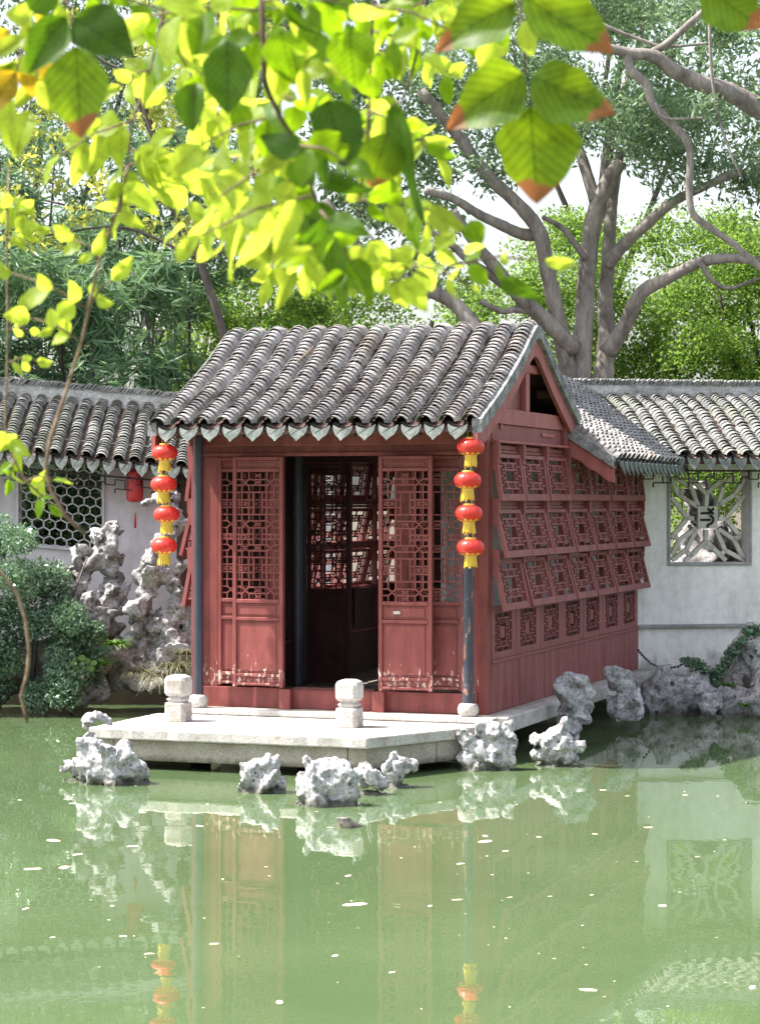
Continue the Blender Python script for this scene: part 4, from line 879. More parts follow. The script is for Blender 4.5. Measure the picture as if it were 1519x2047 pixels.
def tuft(px, py, Y, n, L, label, m='grass_dry', spread=1.0, droop=.6, name='grass_tuft', w=.007, group='grass tufts on the left bank'):
    c = wp(px, py, Y); b = MB(); ti = []
    for i in range(n):
        a = random.uniform(0, 2*math.pi); l = L*random.uniform(.5, 1.1); h = random.uniform(.35, .9); pts = []
        sx = random.uniform(-.5, .5)*L*.5*spread
        for k in range(5):
            t = k/4; rad = l*t*(.3+.7*t)*spread*.8; pts.append(Vector((sx+math.cos(a)*rad, math.sin(a)*rad*.6, l*(h*t-droop*t*t))))
        s = Vector((-math.sin(a), math.cos(a), .2)).normalized(); vs = []
        for k, p in enumerate(pts): ww = w*(1-.85*k/4); vs += [p-s*ww, p+s*ww]
        b.add(vs, [(2*k, 2*k+1, 2*k+3, 2*k+2) for k in range(4)])
        ti += [random.random()]*4
    me = b.mesh(name, M[m]); at = me.attributes.new('tint', 'FLOAT', 'FACE'); at.data.foreach_set('value', ti)
    o = obj(name, me); o.location = c; return tag(o, label, 'grass' if 'grass' in name else 'plant', group)
tuft(350, 1335, 21.75, 130, .34, 'dry grass tuft drooping over the bank beside the left bollard', spread=1.2, droop=.85)
tuft(318, 1352, 21.75, 110, .30, 'dry grass tuft hanging over the dark water left of the bollard', spread=1.3, droop=.95)
tuft(368, 1310, 21.8, 80, .26, 'dry grass tuft growing against the left corner of the pavilion', spread=1.1, droop=.7)
tuft(280, 1345, 21.8, 90, .24, 'sparse grass tuft on the brown rock below the fern', spread=1.4, droop=.9)
tuft(232, 1290, 21.8, 60, .22, 'bright green fern growing in the scholar rocks', 'leaf_herb', 1.1, .55, 'fern', .016, 'ferns on the left bank')
tuft(205, 1330, 21.8, 50, .16, 'small weedy plant at the foot of the scholar rocks', 'leaf_herb', 1.4, .4, 'weed', .010, 'weeds on the left bank')
def disc_plant(px, py, Y, spots, r, label):
    c = wp(px, py, Y); root = empty('round_leaf_plant', c); tag(root, label, 'plant')
    for dx, dy in spots:
        p = wp(px+dx, py+dy, Y-.04+random.uniform(-.03, .03))-c; b = MB(); n = 12; rr = r*random.uniform(.8, 1.15)
        vs = [p]+[p+Vector((math.cos(2*math.pi*k/n)*rr, math.sin(2*math.pi*k/n)*rr*.6-.0, math.sin(2*math.pi*k/n)*rr*.75+.004)) for k in range(n)]
        me = b.add(vs, [(0, 1+k, 1+(k+1) % n) for k in range(n)]).mesh('leaf', M['leaf_herb']); at = me.attributes.new('tint', 'FLOAT', 'FACE'); at.data.foreach_set('value', [random.uniform(.6, 1)]*n)
        o = obj('leaf', me, root)
    st = MB()
    for dx, dy in spots: st.tube([wp(px+dx*.3, py+30, Y)-c, wp(px+dx, py+dy, Y-.03)-c], .004, 5)
    st.build('stem', M['twig'], root)
disc_plant(168, 1330, 21.75, [(-14, 8), (0, 6), (14, 8), (20, -4), (6, -8), (-4, -14), (-20, -4)], .035, 'bright round-leaved plant above the waterline by the left shrub')
# creeper on the right wall foot and the chain
cl = []
for (x, y, r_) in [(1378, 1325, 10), (1392, 1330, 14), (1405, 1338, 14), (1420, 1350, 12), (1440, 1340, 12), (1452, 1325, 12), (1462, 1308, 12), (1475, 1295, 10), (1485, 1280, 9), (1495, 1262, 10), (1512, 1260, 12), (1430, 1362, 10), (1366, 1322, 6)]:
    p = wp(x, y, 21.95); cl.append((*p, r_/F*22*1.2, .08, r_/F*22*1.2))
plant('creeper', 'creeper with small leaves climbing the rocks at the right wall foot', 'plant', tuple(wp(1430, 1375, 21.95)), leaf_cloud(cl, 1500, .04, .55, .1, .4), M['leaf_shrub'], M['bark_dark'],
      [([wp(1430, 1372, 22), wp(1455, 1330, 22), wp(1480, 1290, 22), wp(1500, 1258, 22)], .008), ([wp(1430, 1372, 22), wp(1400, 1340, 22), wp(1370, 1324, 22)], .006)])
ck = MB(); cp = [(1276, 1300), (1284, 1310), (1292, 1318), (1302, 1327), (1314, 1332), (1328, 1334), (1342, 1335), (1356, 1333), (1368, 1326)]
dn = []
for a, c in zip(cp, cp[1:]):
    for k in range(2): dn.append((a[0]+(c[0]-a[0])*k/2, a[1]+(c[1]-a[1])*k/2))
chain = empty('hanging_vine', tuple(wp(1276, 1300, 22.75))); tag(chain, 'thin beaded vine hanging along the white wall foot beside the pavilion', 'vine')
L0 = chain.location
ck.tube([wp(x, y, 22.7)-L0 for x, y in cp], .006, 5).build('stem', M['bark_dark'], chain)
for x, y in dn: MB().lathe([(.004, -.012), (.014, -.004), (.014, .006), (.004, .013)], wp(x, y, 22.68)-L0, 6).build('leaf', M['bark_dark'], chain, True)
for (px, py, s, lab) in ((1455, 1372, .11, 'green weed sprouting in the hollow of the right bank rocks'), (1488, 1412, .09, 'green weed on the low rock at the right waterline')):
    tuft(px, py, 21.5, 40, s, lab, 'leaf_herb', 1.5, .45, 'weed', .011, 'weeds on the right bank')

# ------------------------------------------------------------------ trees beyond the walls
def limb(b, pts, Y, w0, w1, lump=.05, dy=None):
    P = []; n = len(pts)
    for i, (x, y) in enumerate(pts): P.append(wp(x, y, Y+(0 if dy is None else dy*i/(n-1))))
    out = []; rad = []
    Q = [P[0]*2-P[1]]+P+[P[-1]*2-P[-2]]
    for i in range(1, len(Q)-2):
        for k in range(5):
            t = k/5; a, c, d, e = Q[i-1], Q[i], Q[i+1], Q[i+2]
            out.append(.5*((2*c)+(d-a)*t+(2*a-5*c+4*d-e)*t*t+(3*c-a-3*d+e)*t**3))
    out.append(P[-1]); m = len(out)
    for i in range(m): rad.append((w0+(w1-w0)*i/(m-1))/2/F*Y*(1+random.uniform(-1, 1)*lump))
    b.tube(out, rad, 10, True, .03)
def tree(name, label, loc, limbs, bark, clouds, group=None):
    r = empty(name, loc); tag(r, label, 'tree', group); L = Vector(loc)
    for i, (pts, Y, w0, w1, dy) in enumerate(limbs):
        b = MB(); limb(b, pts, Y, w0, w1, .05, dy); b.v = [tuple(Vector(v)-L) for v in b.v]; b.build('trunk' if i == 0 else 'limb', bark, r, True)
    for (V, Q, t), m in clouds: obj('crown', np_mesh('crown', V-np.array(loc), Q, m, False, t), r)
    return r
def pxclumps(x0, y0, x1, y1, Y, dY, n, r, avoid=(), rz=.7, shape=None):
    out = []
    while len(out) < n:
        x, y = random.uniform(x0, x1), random.uniform(y0, y1)
        if any(((x-ax)/aw)**2+((y-ay)/ah)**2 < 1 for ax, ay, aw, ah in avoid): continue
        if shape and not shape(x, y): continue
        p = wp(x, y, Y+random.uniform(-dY, dY)); k = random.uniform(.6, 1.3)*r; out.append((p.x, p.y, p.z, k, k, k*rz))
    return out
YT = 28.5
gaps = [(1190, 345, 50, 75), (965, 440, 75, 70), (1000, 500, 60, 40), (1120, 420, 40, 50), (1290, 400, 45, 35), (1420, 440, 70, 40), (1260, 460, 40, 40), (1390, 300, 35, 20), (900, 300, 30, 30), (800, 110, 40, 40)]
tree('spreading_tree', 'big grey-barked tree with many spreading stems rising behind the pavilion', tuple(wp(1165, 1000, YT)*1)[:2]+(.2,), [
    ([(1160, 1340), (1158, 900), (1160, 760), (1168, 640), (1174, 540), (1188, 433), (1214, 366), (1240, 322)], YT, 46, 30, 0),
    ([(1146, 790), (1132, 720), (1112, 620), (1092, 525), (1078, 462), (1040, 412), (972, 346), (900, 250), (840, 180)], YT, 38, 20, -1),
    ([(1078, 470), (1040, 466), (1000, 448), (958, 428), (905, 396), (850, 380)], YT-.3, 26, 14, -.8),
    ([(1190, 400), (1170, 335), (1150, 277), (1120, 200), (1090, 120)], YT, 26, 14, .5),
    ([(1205, 380), (1213, 300), (1230, 220), (1270, 120), (1290, 20)], YT+.2, 20, 10, .6),
    ([(1150, 277), (1175, 240), (1210, 160), (1220, 60)], YT+.4, 14, 8, .6),
    ([(1170, 515), (1145, 480), (1120, 452), (1085, 433)], YT-.1, 15, 9, -.3),
    ([(1206, 900), (1206, 760), (1213, 680), (1210, 605), (1216, 525), (1220, 447), (1226, 390), (1240, 300)], YT+.2, 46, 18, .8),
    ([(1213, 530), (1248, 488), (1303, 438), (1349, 401), (1400, 376), (1480, 340)], YT+.2, 28, 14, -1),
    ([(1215, 705), (1250, 650), (1280, 588), (1340, 553), (1400, 524), (1464, 515), (1530, 525)], YT+.1, 34, 16, -1),
    ([(1400, 524), (1425, 560), (1460, 575), (1519, 555)], YT-.7, 12, 6, 0),
    ([(1150, 700), (1096, 645), (1041, 594), (995, 539), (949, 484), (905, 420)], YT-.2, 36, 18, -.8),
    ([(1041, 594), (990, 555), (944, 525), (890, 479), (830, 450)], YT-.4, 22, 12, -.8),
    ([(1075, 625), (1030, 618), (1004, 622), (960, 602)], YT-.4, 16, 10, -.3),
    ([(1240, 1000), (1130, 800), (1115, 690)], YT, 10, 8, 0)][:14], M['bark'],
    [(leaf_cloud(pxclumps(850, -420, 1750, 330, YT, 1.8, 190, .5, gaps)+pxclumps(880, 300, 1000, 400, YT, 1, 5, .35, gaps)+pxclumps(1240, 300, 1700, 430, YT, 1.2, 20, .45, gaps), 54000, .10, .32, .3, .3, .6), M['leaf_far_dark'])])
tree('leaning_tree', 'grey tree trunk leaning left over the ridge of the pavilion roof', tuple(wp(950, 1000, 27.4))[:2]+(.2,), [
    ([(1000, 1340), (985, 900), (960, 690), (935, 636), (898, 599), (820, 562), (740, 520), (650, 400)], 27.4, 44, 18, .5)], M['bark'],
    [(leaf_cloud(pxclumps(330, -350, 900, 560, 29, 1.5, 130, .45, [(790, 110, 40, 40), (560, 560, 70, 50), (320, 560, 50, 40)]), 34000, .10, .4, .2, .3, .6), M['leaf_far_dark'])])
for i, (lab, x0, y0, x1, y1, Y_, n_, nl) in enumerate((('pale grey-green tree far behind the upper left leaves', -250, -350, 420, 420, 34, 130, 32000), ('far grey-green tree behind the spreading stems', 950, -350, 1500, 300, 36, 90, 24000))):
    c = wp((x0+x1)/2, 1000, Y_); xm = (x0+x1)/2
    tree('far_tree', lab, (c.x, c.y, .2), [([(xm, 1270), (xm+10, 900), (xm-20, 500), (xm+30, 0)], Y_, 30, 10, 0), ([(xm, 600), (xm-120, 350), (xm-200, 100)], Y_, 14, 6, 0), ([(xm, 600), (xm+120, 300), (xm+200, 50)], Y_, 14, 6, 0)], M['bark_dark'],
         [(leaf_cloud(pxclumps(x0, y0, x1, y1, Y_, 1.5, n_, .5, gaps), nl, .11, .35, .2, .3, .6), M['leaf_far_dark'])], 'far trees')
tree('gnarled_tree', 'gnarled pale branches of a tree reaching in from the right edge', tuple(wp(1750, 1000, 25.6))[:2]+(.2,), [
    ([(1760, 1340), (1740, 900), (1700, 500), (1640, 330), (1560, 240), (1500, 205), (1450, 180), (1400, 165), (1350, 142), (1310, 112), (1260, 105), (1200, 90), (1120, 60)], 25.6, 60, 14, -.6),
    ([(1290, 112), (1335, 85), (1380, 45), (1420, 10), (1470, -40)], 25.2, 17, 12, -.2),
    ([(1255, 108), (1262, 140), (1290, 165), (1305, 205), (1335, 240), (1372, 278), (1380, 320), (1378, 375), (1385, 425), (1420, 455), (1470, 490), (1530, 545)], 25.1, 20, 12, .2),
    ([(1310, 205), (1330, 235), (1400, 235), (1420, 240)], 25.1, 6, 4, 0),
    ([(1150, 20), (1220, 55), (1280, 78), (1330, 92), (1420, 85)], 25.2, 9, 5, 0),
    ([(1418, -20), (1420, 100), (1430, 200), (1455, 290), (1485, 360)], 25.0, 8, 4, 0)], M['bark'],
    [(leaf_cloud(pxclumps(1350, -300, 1800, 250, 25.6, .6, 26, .35, gaps), 7000, .10, .34, .3, .3, .6), M['leaf_far_dark'])])
# bright trees lit by the sun behind the right-hand corridor
for i, (lab, x0, y0, x1, y1, Y_, n_, nl, mt) in enumerate((
        ('bright green bushy tree filling the gap above the right corridor roof', 1330, 455, 1800, 1260, 32.0, 170, 80000, 'leaf_far_bright'),
        ('bright green bushy tree at the far right edge above the corridor roof', 1400, 440, 1830, 850, 33, 90, 46000, 'leaf_far_bright'),
        ('bright green bushy tree standing between the grey stems', 1040, 430, 1350, 900, 33.5, 90, 42000, 'leaf_far_bright'),
        ('yellow-green bushy tree behind the pavilion ridge', 620, 560, 1060, 860, 33, 80, 40000, 'leaf_far_bright'),
        ('speckled green tree between the bamboo and the pavilion roof', 330, 545, 660, 860, 31, 70, 36000, 'leaf_far_bright'))):
    c = wp((x0+x1)/2, 1000, Y_); xm = (x0+x1)/2
    tree('bushy_tree', lab, (c.x, c.y, .2), [([(xm, 1280), (xm+10, 1000), (xm-10, 800), (xm+25, y0+80)], Y_, 26, 10, 0), ([(xm, 900), (xm-80, 780), (xm-130, y0+120)], Y_, 14, 6, 0), ([(xm, 900), (xm+90, 790), (xm+140, y0+110)], Y_, 14, 6, 0)], M['bark_dark'],
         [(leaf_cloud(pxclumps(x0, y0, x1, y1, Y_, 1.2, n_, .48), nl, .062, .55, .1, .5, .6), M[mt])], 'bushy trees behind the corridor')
# bamboo / feathery dark trees upper left
def frond(clumps, n, L):
    out = []
    C = np.array(clumps); k = RNG.integers(len(C), size=n//6); V = []; T_ = []
    for c in C[k]:
        d = RNG.normal(size=3); d /= np.linalg.norm(d); p = c[:3]+d*c[3:]*RNG.random()**.5; b = RNG.normal(size=3)*[1, .8, .5]+[0, 0, -.5]
        for j in range(6):
            t = b+RNG.normal(size=3)*.75; t /= np.linalg.norm(t); s = np.cross(t, RNG.normal(size=3)); s /= np.linalg.norm(s); l = L*RNG.uniform(.7, 1.3); w = l*.055
            V += [p, p+t*l*.45+s*w, p+t*l, p+t*l*.45-s*w]; T_.append(np.clip(RNG.normal(.5, .28), 0, 1))
    V = np.array(V); return V, np.arange(len(V)).reshape(-1, 4), np.array(T_)
for i, (lab, x0, y0, x1, y1, Y_, n_, nl) in enumerate((
        ('dark feathery bamboo thicket above the left corridor roof', -260, 500, 330, 1290, 26.8, 120, 45000),
        ('tall dark bamboo behind the thicket at upper left', -300, 250, 420, 620, 29.5, 60, 15000))):
    c = wp((x0+x1)/2, 1000, Y_); L = (c.x, c.y, .2); r = empty('bamboo', L); tag(r, lab, 'bamboo', 'bamboo at upper left')
    V, Q, t = frond(pxclumps(x0, y0, x1, y1, Y_, .9, n_, .5), nl, .26)
    obj('crown', np_mesh('crown', V-np.array(L), Q, M['leaf_bamboo'], False, t), r)
    for k in range(10):
        x = x0+(x1-x0)*(k+.5)/10; b = MB(); limb(b, [(x, 1290), (x+8, 900), (x-5, 650), (x+random.uniform(-60, 60), y0+40)], Y_, 9, 4, .1, 0); b.v = [tuple(Vector(v)-Vector(L)) for v in b.v]; b.build('culm', M['bark_dark'], r, True)
tree('thin_tree', 'thin-branched tree with small pale yellow leaves at upper left', tuple(wp(420, 1000, 24.9))[:2]+(.2,), [
    ([(470, 1300), (470, 800), (400, 520), (350, 420), (310, 280), (288, 190), (320, 70), (330, -60)], 25.2, 18, 12, 0), ([(300, 260), (250, 150), (205, 120), (120, 60)], 25.2, 9, 5, 0), ([(330, 250), (365, 300), (380, 420)], 25.2, 6, 4, 0), ([(350, 420), (360, 470), (365, 520)], 25.2, 6, 4, 0),
    ([(330, 400), (200, 420), (90, 400)], 25.2, 7, 4, 0), ([(400, 520), (250, 455), (90, 470)], 25.2, 7, 4, 0)], M['bark_dark'],
    [(leaf_cloud(pxclumps(-150, -200, 560, 480, 25.2, .6, 75, .3, [(330, 520, 60, 40), (200, 190, 30, 40)]), 6500, .085, .55, .4, .3, .6), M['leaf_yellow'])])
for k, (x0, y0, x1, y1) in enumerate(((380, 630, 580, 720), (300, 690, 420, 760))):    # a far roof seen in pieces through the leaves
    if k: continue
    c = wp(480, 690, 38); hr = empty('far_house', (c.x, c.y, .2)); tag(hr, 'distant grey tiled roof glimpsed through leaves left of the pavilion ridge', 'building')
    z0 = c.z-.2; MB().box(-1.5, -.6, 0, 1.5, 2.4, z0-.1).build('wall', M['plaster'], hr)
    rr = MB(); rr.add([(-1.8, -1.0, z0-.25), (1.8, -1.0, z0-.25), (1.8, .9, z0+.75), (-1.8, .9, z0+.75), (1.8, 2.8, z0-.25), (-1.8, 2.8, z0-.25)], [(0, 1, 2, 3), (3, 2, 4, 5)]); rf2 = rr.build('roof', M['tile'], hr)
    for i in range(22): x = -1.72+i*.164; MB().tube([(x, -1.0, z0-.23), (x, .9, z0+.77)], .055, 6).build('tile_row', M['tile'], rf2, True)

# ------------------------------------------------------------------ foreground branches
def leaf_mesh(name, m, curl, fold, nx=5, ny=17):
    b = MB(); pk = random.uniform(.7, 1.0); sh = random.uniform(.65, .9); bend = random.uniform(-.08, .08); tw = random.uniform(-.5, .5); ph = random.uniform(0, 6)
    for j in range(ny):
        t = j/(ny-1); w = .5*(math.sin(math.pi*t**pk)**sh)*(1-.22*t) if 0 < t < 1 else 0
        w = max(w, .012 if t < .5 else .002)
        for i in range(nx):
            q = (i/(nx-1)-.5)*2; ww = w*(1+.05*math.sin(t*17+ph+q)); x = q*ww
            b.v.append((x+bend*math.sin(math.pi*t), t, -curl*t*t+fold*abs(x)+tw*x*(t-.4)+.022*math.sin(t*8+q*2+ph)))
    for j in range(ny-1):
        for i in range(nx-1): a = j*nx+i; b.f.append((a, a+1, a+nx+1, a+nx))
    return b.mesh(name, m, True)
LM = {k: [leaf_mesh('leaf', M['leaf_'+k], random.uniform(-.05, .28), random.uniform(.02, .4)) for _ in range(7)] for k in 'abcde'}
def put_leaf(parent, base, tip, wpx, Y, k='a', tilt=0.0, dY=0.0):
    p0 = wp(*base, Y); p1 = wp(*tip, Y+dY); d = p1-p0; L = d.length; ty = d.normalized()
    n = Vector((0, -1, 0)); n = (n-ty*n.dot(ty)).normalized(); n = Matrix.Rotation(tilt, 3, ty) @ n; tx = ty.cross(n)
    mm = Matrix((tx, ty, n)).transposed().to_4x4(); wd = wpx/F*Y/.80/math.hypot(1, 0)
    o = obj('leaf', random.choice(LM[k]), parent); mm = Matrix.Translation(p0-Vector(parent.location)) @ mm @ Matrix.Diagonal((wd, L, L, 1)); o.matrix_local = mm; return o
def branch(label, stem, Y, w0, w1, name='leafy_branch', dY=0, m='twig'):
    P = [wp(x, y, Y+dY*i/max(1, len(stem)-1)) for i, (x, y) in enumerate(stem)]; r = empty(name, P[0]); tag(r, label, 'branch', 'branches hanging in front of the camera')
    n = len(P); MB().tube([p-P[0] for p in P], [(w0+(w1-w0)*i/(n-1))/2/F*Y for i in range(n)], 7, True, .05).build('stem', M[m], r, True); return r
def spray(parent, x0, y0, x1, y1, n, L, Y, ks, wr=.50, dY=.0, hang=.5, stem=True):
    """a compound leaf: paired leaflets along a thin stalk"""
    dx, dy = x1-x0, y1-y0; ln = math.hypot(dx, dy); ux, uy = dx/ln, dy/ln
    if stem:
        a, c = wp(x0, y0, Y), wp(x1, y1, Y+dY); md = (a+c)/2+Vector((0, 0, .006)); MB().tube([a-parent.location, md-parent.location, c-parent.location], [.0016, .0013, .0009], 5).build('stalk', M['twig'], parent, True)
    for i in range(n):
        t = (i//2+.6)/((n+1)//2+.1) if i < n-1 else 1; sd = (1 if i % 2 else -1) if i < n-1 else 0
        ang = math.atan2(uy, ux)+sd*random.uniform(.7, 1.25)+random.gauss(0, .2); l = L*random.uniform(.7, 1.2)
        bx_, by_ = x0+dx*t, y0+dy*t; ex, ey = math.cos(ang)*l, math.sin(ang)*l+hang*l*.5
        fs = random.uniform(.55, 1.0); put_leaf(parent, (bx_, by_), (bx_+ex*fs, by_+ey*fs), l*wr*random.uniform(.75, 1.1), Y+dY*t+random.uniform(-.05, .05), random.choice(ks), random.gauss(0, .75), random.uniform(-.35, .35)*l/F*Y*2)
Y1 = 2.1
bc = branch('leafy branch with dense yellow-green leaves hanging down the top centre', [(522, -60), (526, 60), (530, 170), (565, 240), (605, 300), (625, 380), (645, 440), (672, 520), (695, 560)], Y1, 13, 4, m='twig_dark')
for a in ((528, 60, 400, 150, 7, 95, 'aab'), (528, 90, 650, 160, 7, 95, 'ab'), (526, 20, 300, 30, 9, 110, 'bba'), (526, 0, 700, 10, 9, 110, 'abd'), (560, 230, 400, 290, 7, 100, 'bba'), (600, 300, 430, 400, 7, 90, 'bb'), (605, 300, 560, 430, 5, 90, 'ad'),
          (625, 390, 400, 470, 7, 120, 'bb'), (640, 420, 545, 490, 7, 90, 'bab'), (650, 470, 590, 540, 7, 80, 'bb'), (672, 520, 800, 560, 7, 85, 'bb'), (690, 530, 690, 560, 5, 70, 'ba'), (600, 290, 700, 330, 5, 100, 'ad'), (640, 420, 700, 520, 5, 95, 'da'), (535, 180, 640, 240, 5, 100, 'ab')):
    spray(bc, *a[:6], Y1+random.uniform(-.12, .25), a[6])
for (b0, t0, w, k, ti) in (((455, 80), (452, 225), 92, 'd', .2), ((392, 165), (380, 262), 62, 'd', .3), ((655, 200), (690, 335), 95, 'd', -.2), ((600, 300), (520, 270), 60, 'd', .5), ((590, 310), (670, 320), 50, 'd', .6), ((600, 320), (605, 378), 55, 'd', .1), ((640, 400), (690, 612), 62, 'd', .4), ((640, 350), (735, 395), 40, 'd', .8), ((590, 420), (580, 470), 70, 'd', 0), ((560, 60), (590, 165), 80, 'a', 0), ((640, 60), (600, 150), 80, 'a', .1), ((700, 60), (705, 170), 90, 'a', .2)):
    put_leaf(bc, b0, t0, w, Y1-.06+random.uniform(-.05, .05), k, ti)
br = branch('twig of leaves hanging right of the dense branch', [(748, -60), (744, 60), (740, 180), (735, 280), (722, 380), (715, 440), (780, 520), (860, 555)], Y1+.15, 7, 4, m='twig_dark')
for a in ((744, 60, 850, 110, 7, 85, 'ab'), (742, 120, 660, 190, 5, 85, 'ab'), (738, 220, 850, 290, 7, 80, 'ba'), (735, 260, 640, 330, 5, 85, 'ad'), (720, 400, 860, 420, 7, 85, 'ab'), (780, 520, 930, 490, 7, 80, 'bb'), (820, 530, 940, 570, 7, 66, 'bb'), (740, 470, 790, 560, 7, 72, 'bb'), (745, 10, 900, 60, 7, 90, 'ab'), (900, 530, 1090, 520, 5, 62, 'ba'), (745, 20, 640, 60, 5, 100, 'da')):
    spray(br, *a[:6], Y1+.15+random.uniform(-.12, .2), a[6])
for (b0, t0, w, k, ti) in (((775, 265), (742, 372), 84, 'c', 0), ((788, 205), (845, 440), 62, 'd', 1.0), ((1000, 560), (1086, 600), 34, 'd', .6), ((940, 440), (965, 485), 42, 'a', .2)): put_leaf(br, b0, t0, w, Y1+.05, k, ti)
bm_ = branch('branch of small pale leaves behind the dense branch at the top centre', [(430, -80), (440, 60), (460, 180), (500, 300), (520, 420), (560, 520), (600, 560)], Y1+.75, 8, 3, m='twig_dark')
for a in ((430, 0, 300, 60, 9, 80, 'bba'), (430, 20, 600, 60, 9, 80, 'ba'), (440, 70, 330, 170, 9, 75, 'bb'), (445, 100, 620, 180, 9, 80, 'ab'), (460, 180, 560, 260, 9, 75, 'bba'), (470, 200, 350, 260, 9, 75, 'bb'), (500, 300, 380, 380, 9, 80, 'bb'), (500, 300, 660, 320, 9, 75, 'ab'), (515, 400, 370, 450, 9, 80, 'bb'), (515, 410, 420, 490, 9, 70, 'bb'), (530, 440, 640, 480, 9, 70, 'bb'), (555, 490, 540, 560, 9, 60, 'bb'), (600, 520, 680, 560, 7, 56, 'bb'), (430, -20, 520, -10, 9, 90, 'ab')): spray(bm_, *a[:6], Y1+.75+random.uniform(-.15, .2), a[6])
bn_ = branch('branch of small leaves behind the right-hand twig at the top', [(860, -80), (850, 20), (830, 120), (800, 220), (810, 320), (830, 420)], Y1+.7, 7, 3, m='twig_dark')
for a in ((855, 0, 740, 60, 9, 75, 'ab'), (850, 20, 960, 60, 9, 70, 'ab'), (840, 80, 700, 130, 9, 75, 'ab'), (835, 110, 930, 170, 7, 65, 'ab'), (810, 200, 700, 260, 9, 70, 'ab'), (800, 230, 870, 310, 7, 65, 'bb'), (810, 330, 730, 380, 7, 65, 'ab'), (825, 400, 870, 470, 7, 60, 'bb'), (855, -10, 1000, 10, 9, 75, 'ab')): spray(bn_, *a[:6], Y1+.7+random.uniform(-.15, .2), a[6])
bt = branch('twig with big three-part leaves with brown tips at upper right', [(1010, -70), (1035, -10), (1048, 60), (1052, 150)], Y1, 6, 4)
for (b0, t0, w, k, ti) in (((1046, 148), (892, 246), 112, 'c', .1), ((1062, 152), (1230, 226), 108, 'c', -.1), ((1060, 212), (1076, 404), 148, 'c', 0), ((1030, 6), (866, 86), 98, 'c', .2), ((1046, -8), (1224, 106), 118, 'c', -.15), ((1050, 40), (1055, 110), 40, 'b', .5)): put_leaf(bt, b0, t0, w, Y1-.1+random.uniform(-.03, .03), k, ti)
spray(bt, 1040, 90, 930, 60, 5, 80, Y1+.25, 'ab')
b2 = branch('single brown-tipped leaf on a twig at the top right corner', [(1360, -90), (1395, -50), (1405, -30)], Y1, 5, 3); put_leaf(b2, (1405, -30), (1520, 55), 105, Y1, 'c', .1)
bl_ = branch('twig with dark three-part leaves at the upper left corner', [(120, -80), (135, -20), (142, 40), (150, 90)], Y1, 6, 4)
for (b0, t0, w, k, ti) in (((133, 32), (52, 140), 78, 'd', .1), ((148, 34), (268, 112), 92, 'd', -.1), ((152, 92), (163, 278), 112, 'c', 0), ((60, 20), (120, -40), 60, 'd', .3)): put_leaf(bl_, b0, t0, w, Y1-.1, k, ti)
for a in ((140, 0, 20, 60, 7, 90, 'be'), (60, 60, 20, 190, 7, 95, 'ebb'), (90, 100, 60, 220, 5, 90, 'eb'), (150, -10, 330, 20, 7, 95, 'ab')): spray(bl_, *a[:6], Y1+.2, a[6])
bg_ = branch('pale sunlit spray of leaves hanging at the left behind the vine', [(340, -60), (320, 60), (300, 140), (265, 240), (255, 330)], Y1+.5, 6, 4)
for a in ((320, 60, 400, 180, 7, 85, 'bba'), (300, 140, 240, 170, 7, 70, 'bb'), (265, 240, 120, 310, 7, 95, 'bb'), (258, 300, 400, 350, 7, 100, 'bb'), (255, 330, 240, 430, 7, 80, 'bb'), (255, 330, 360, 330, 5, 110, 'bb'), (330, 20, 420, 60, 7, 90, 'ab')): spray(bg_, *a[:6], Y1+.5, a[6])
v1 = branch('long curving brown vine with paired leaves crossing the left corridor roof', [(258, 330), (235, 420), (205, 500), (190, 560), (165, 680), (130, 790), (100, 880), (92, 930), (100, 975), (130, 1030), (172, 1068)], Y1+.5, 6, 9, 'leafy_vine')
for a in ((180, 620, 25, 545, 5, 75, 'b'), (200, 520, 150, 480, 4, 62, 'b'), (158, 680, 60, 635, 5, 60, 'b'), (180, 610, 225, 560, 3, 62, 'b'), (222, 440, 270, 400, 4, 70, 'b')): spray(v1, *a[:6], Y1+.5, a[6], hang=.1)
v2 = branch('thin straight twig with small leaves at the left edge', [(18, 330), (14, 480), (16, 640), (14, 760), (10, 850), (25, 910), (50, 960), (95, 1000)], Y1+.9, 4, 5, 'leafy_vine')
for a in ((14, 725, 75, 722, 5, 34, 'b'), (12, 860, 30, 900, 5, 44, 'b'), (30, 920, 20, 960, 5, 50, 'ba'), (55, 960, 105, 960, 5, 46, 'b'), (80, 990, 100, 1010, 3, 44, 'a'), (14, 400, 60, 440, 9, 46, 'b'), (14, 480, 70, 460, 7, 42, 'b'), (14, 420, -10, 400, 5, 42, 'b'), (16, 660, 60, 660, 3, 30, 'b')): spray(v2, *a[:6], Y1+.9, a[6], hang=.2)
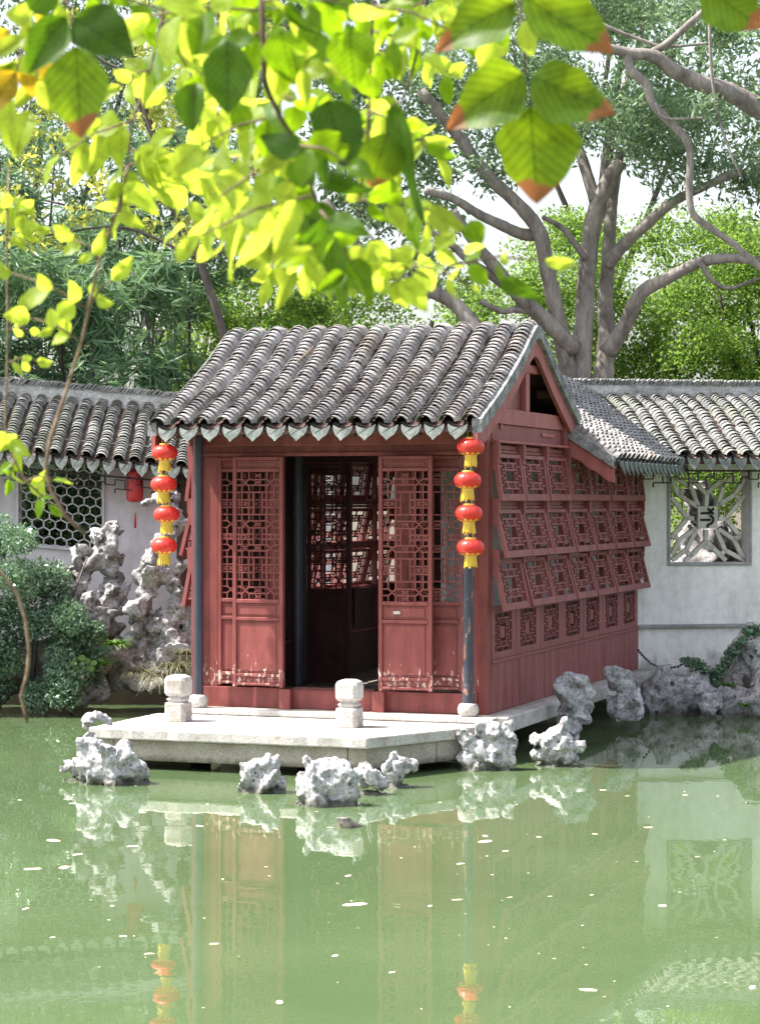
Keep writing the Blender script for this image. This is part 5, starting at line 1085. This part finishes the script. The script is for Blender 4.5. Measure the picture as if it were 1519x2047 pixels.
branch('bare brown vine hanging over the left shrub down to the water', [(-40, 1120), (0, 1142), (34, 1185), (52, 1240), (59, 1300), (55, 1345), (42, 1392), (50, 1425), (56, 1446)], Y1+.9, 8, 6, 'bare_vine')

# ------------------------------------------------------------------ leaves floating on the pond
fl = []
for k in range(4):
    b = MB(); n = 7; pts = [(math.cos(2*math.pi*i/n)*random.uniform(.7, 1.1), math.sin(2*math.pi*i/n)*random.uniform(.35, .6)) for i in range(n)]
    b.prism(pts, lambda p, s: (p[0], p[1], (.22+.12*math.sin(p[0]*3+k)) if s else 0)); me = b.mesh('floating_leaf', M['float_leaf']); fix_normals(me); fl.append(me)
SP = [(130, 1735, 16), (65, 1738, 16), (157, 1709, 12), (108, 1681, 16), (265, 1693, 11), (52, 1818, 10), (708, 1809, 24), (560, 2005, 13), (697, 1752, 8), (428, 1888, 9), (105, 1875, 6), (300, 1908, 10), (1175, 1980, 18), (1505, 1975, 14), (1325, 1812, 10), (1296, 1655, 9), (970, 1683, 16), (915, 1800, 10), (860, 1812, 7), (920, 1728, 9), (970, 1672, 10), (785, 1945, 9), (1205, 1580, 7), (1255, 1592, 5), (880, 1605, 5), (1020, 1795, 6), (1100, 1793, 5), (1184, 1790, 5), (1010, 1702, 6), (1190, 1668, 6), (1395, 1714, 5), (1078, 1674, 6), (400, 1652, 9), (415, 1608, 6), (670, 1912, 8), (225, 1812, 6), (248, 1873, 8), (285, 1625, 8), (145, 1607, 7), (500, 1583, 6), (660, 1655, 6), (1370, 1590, 6), (40, 1600, 5)]
for _ in range(70): SP.append((random.uniform(5, 1515), 1580+random.random()**1.3*450, random.uniform(1.5, 4)))
pb_ = pav.matrix_basis.inverted()
for x, y, s in SP:
    Yw = waterline(y); p = wp(x, y, Yw); o = obj('floating_leaf', random.choice(fl)); r_ = s/F*Yw*1.25; o.location = (p.x, p.y, WZ+.0005); o.scale = (r_, r_*random.uniform(.7, 1.2), .004 if s < 8 else .008); o.rotation_euler = (0, 0, random.uniform(0, 6.3))
    tag(o, 'small pale fallen leaf floating on the green pond', 'leaf', 'fallen leaves floating on the pond')
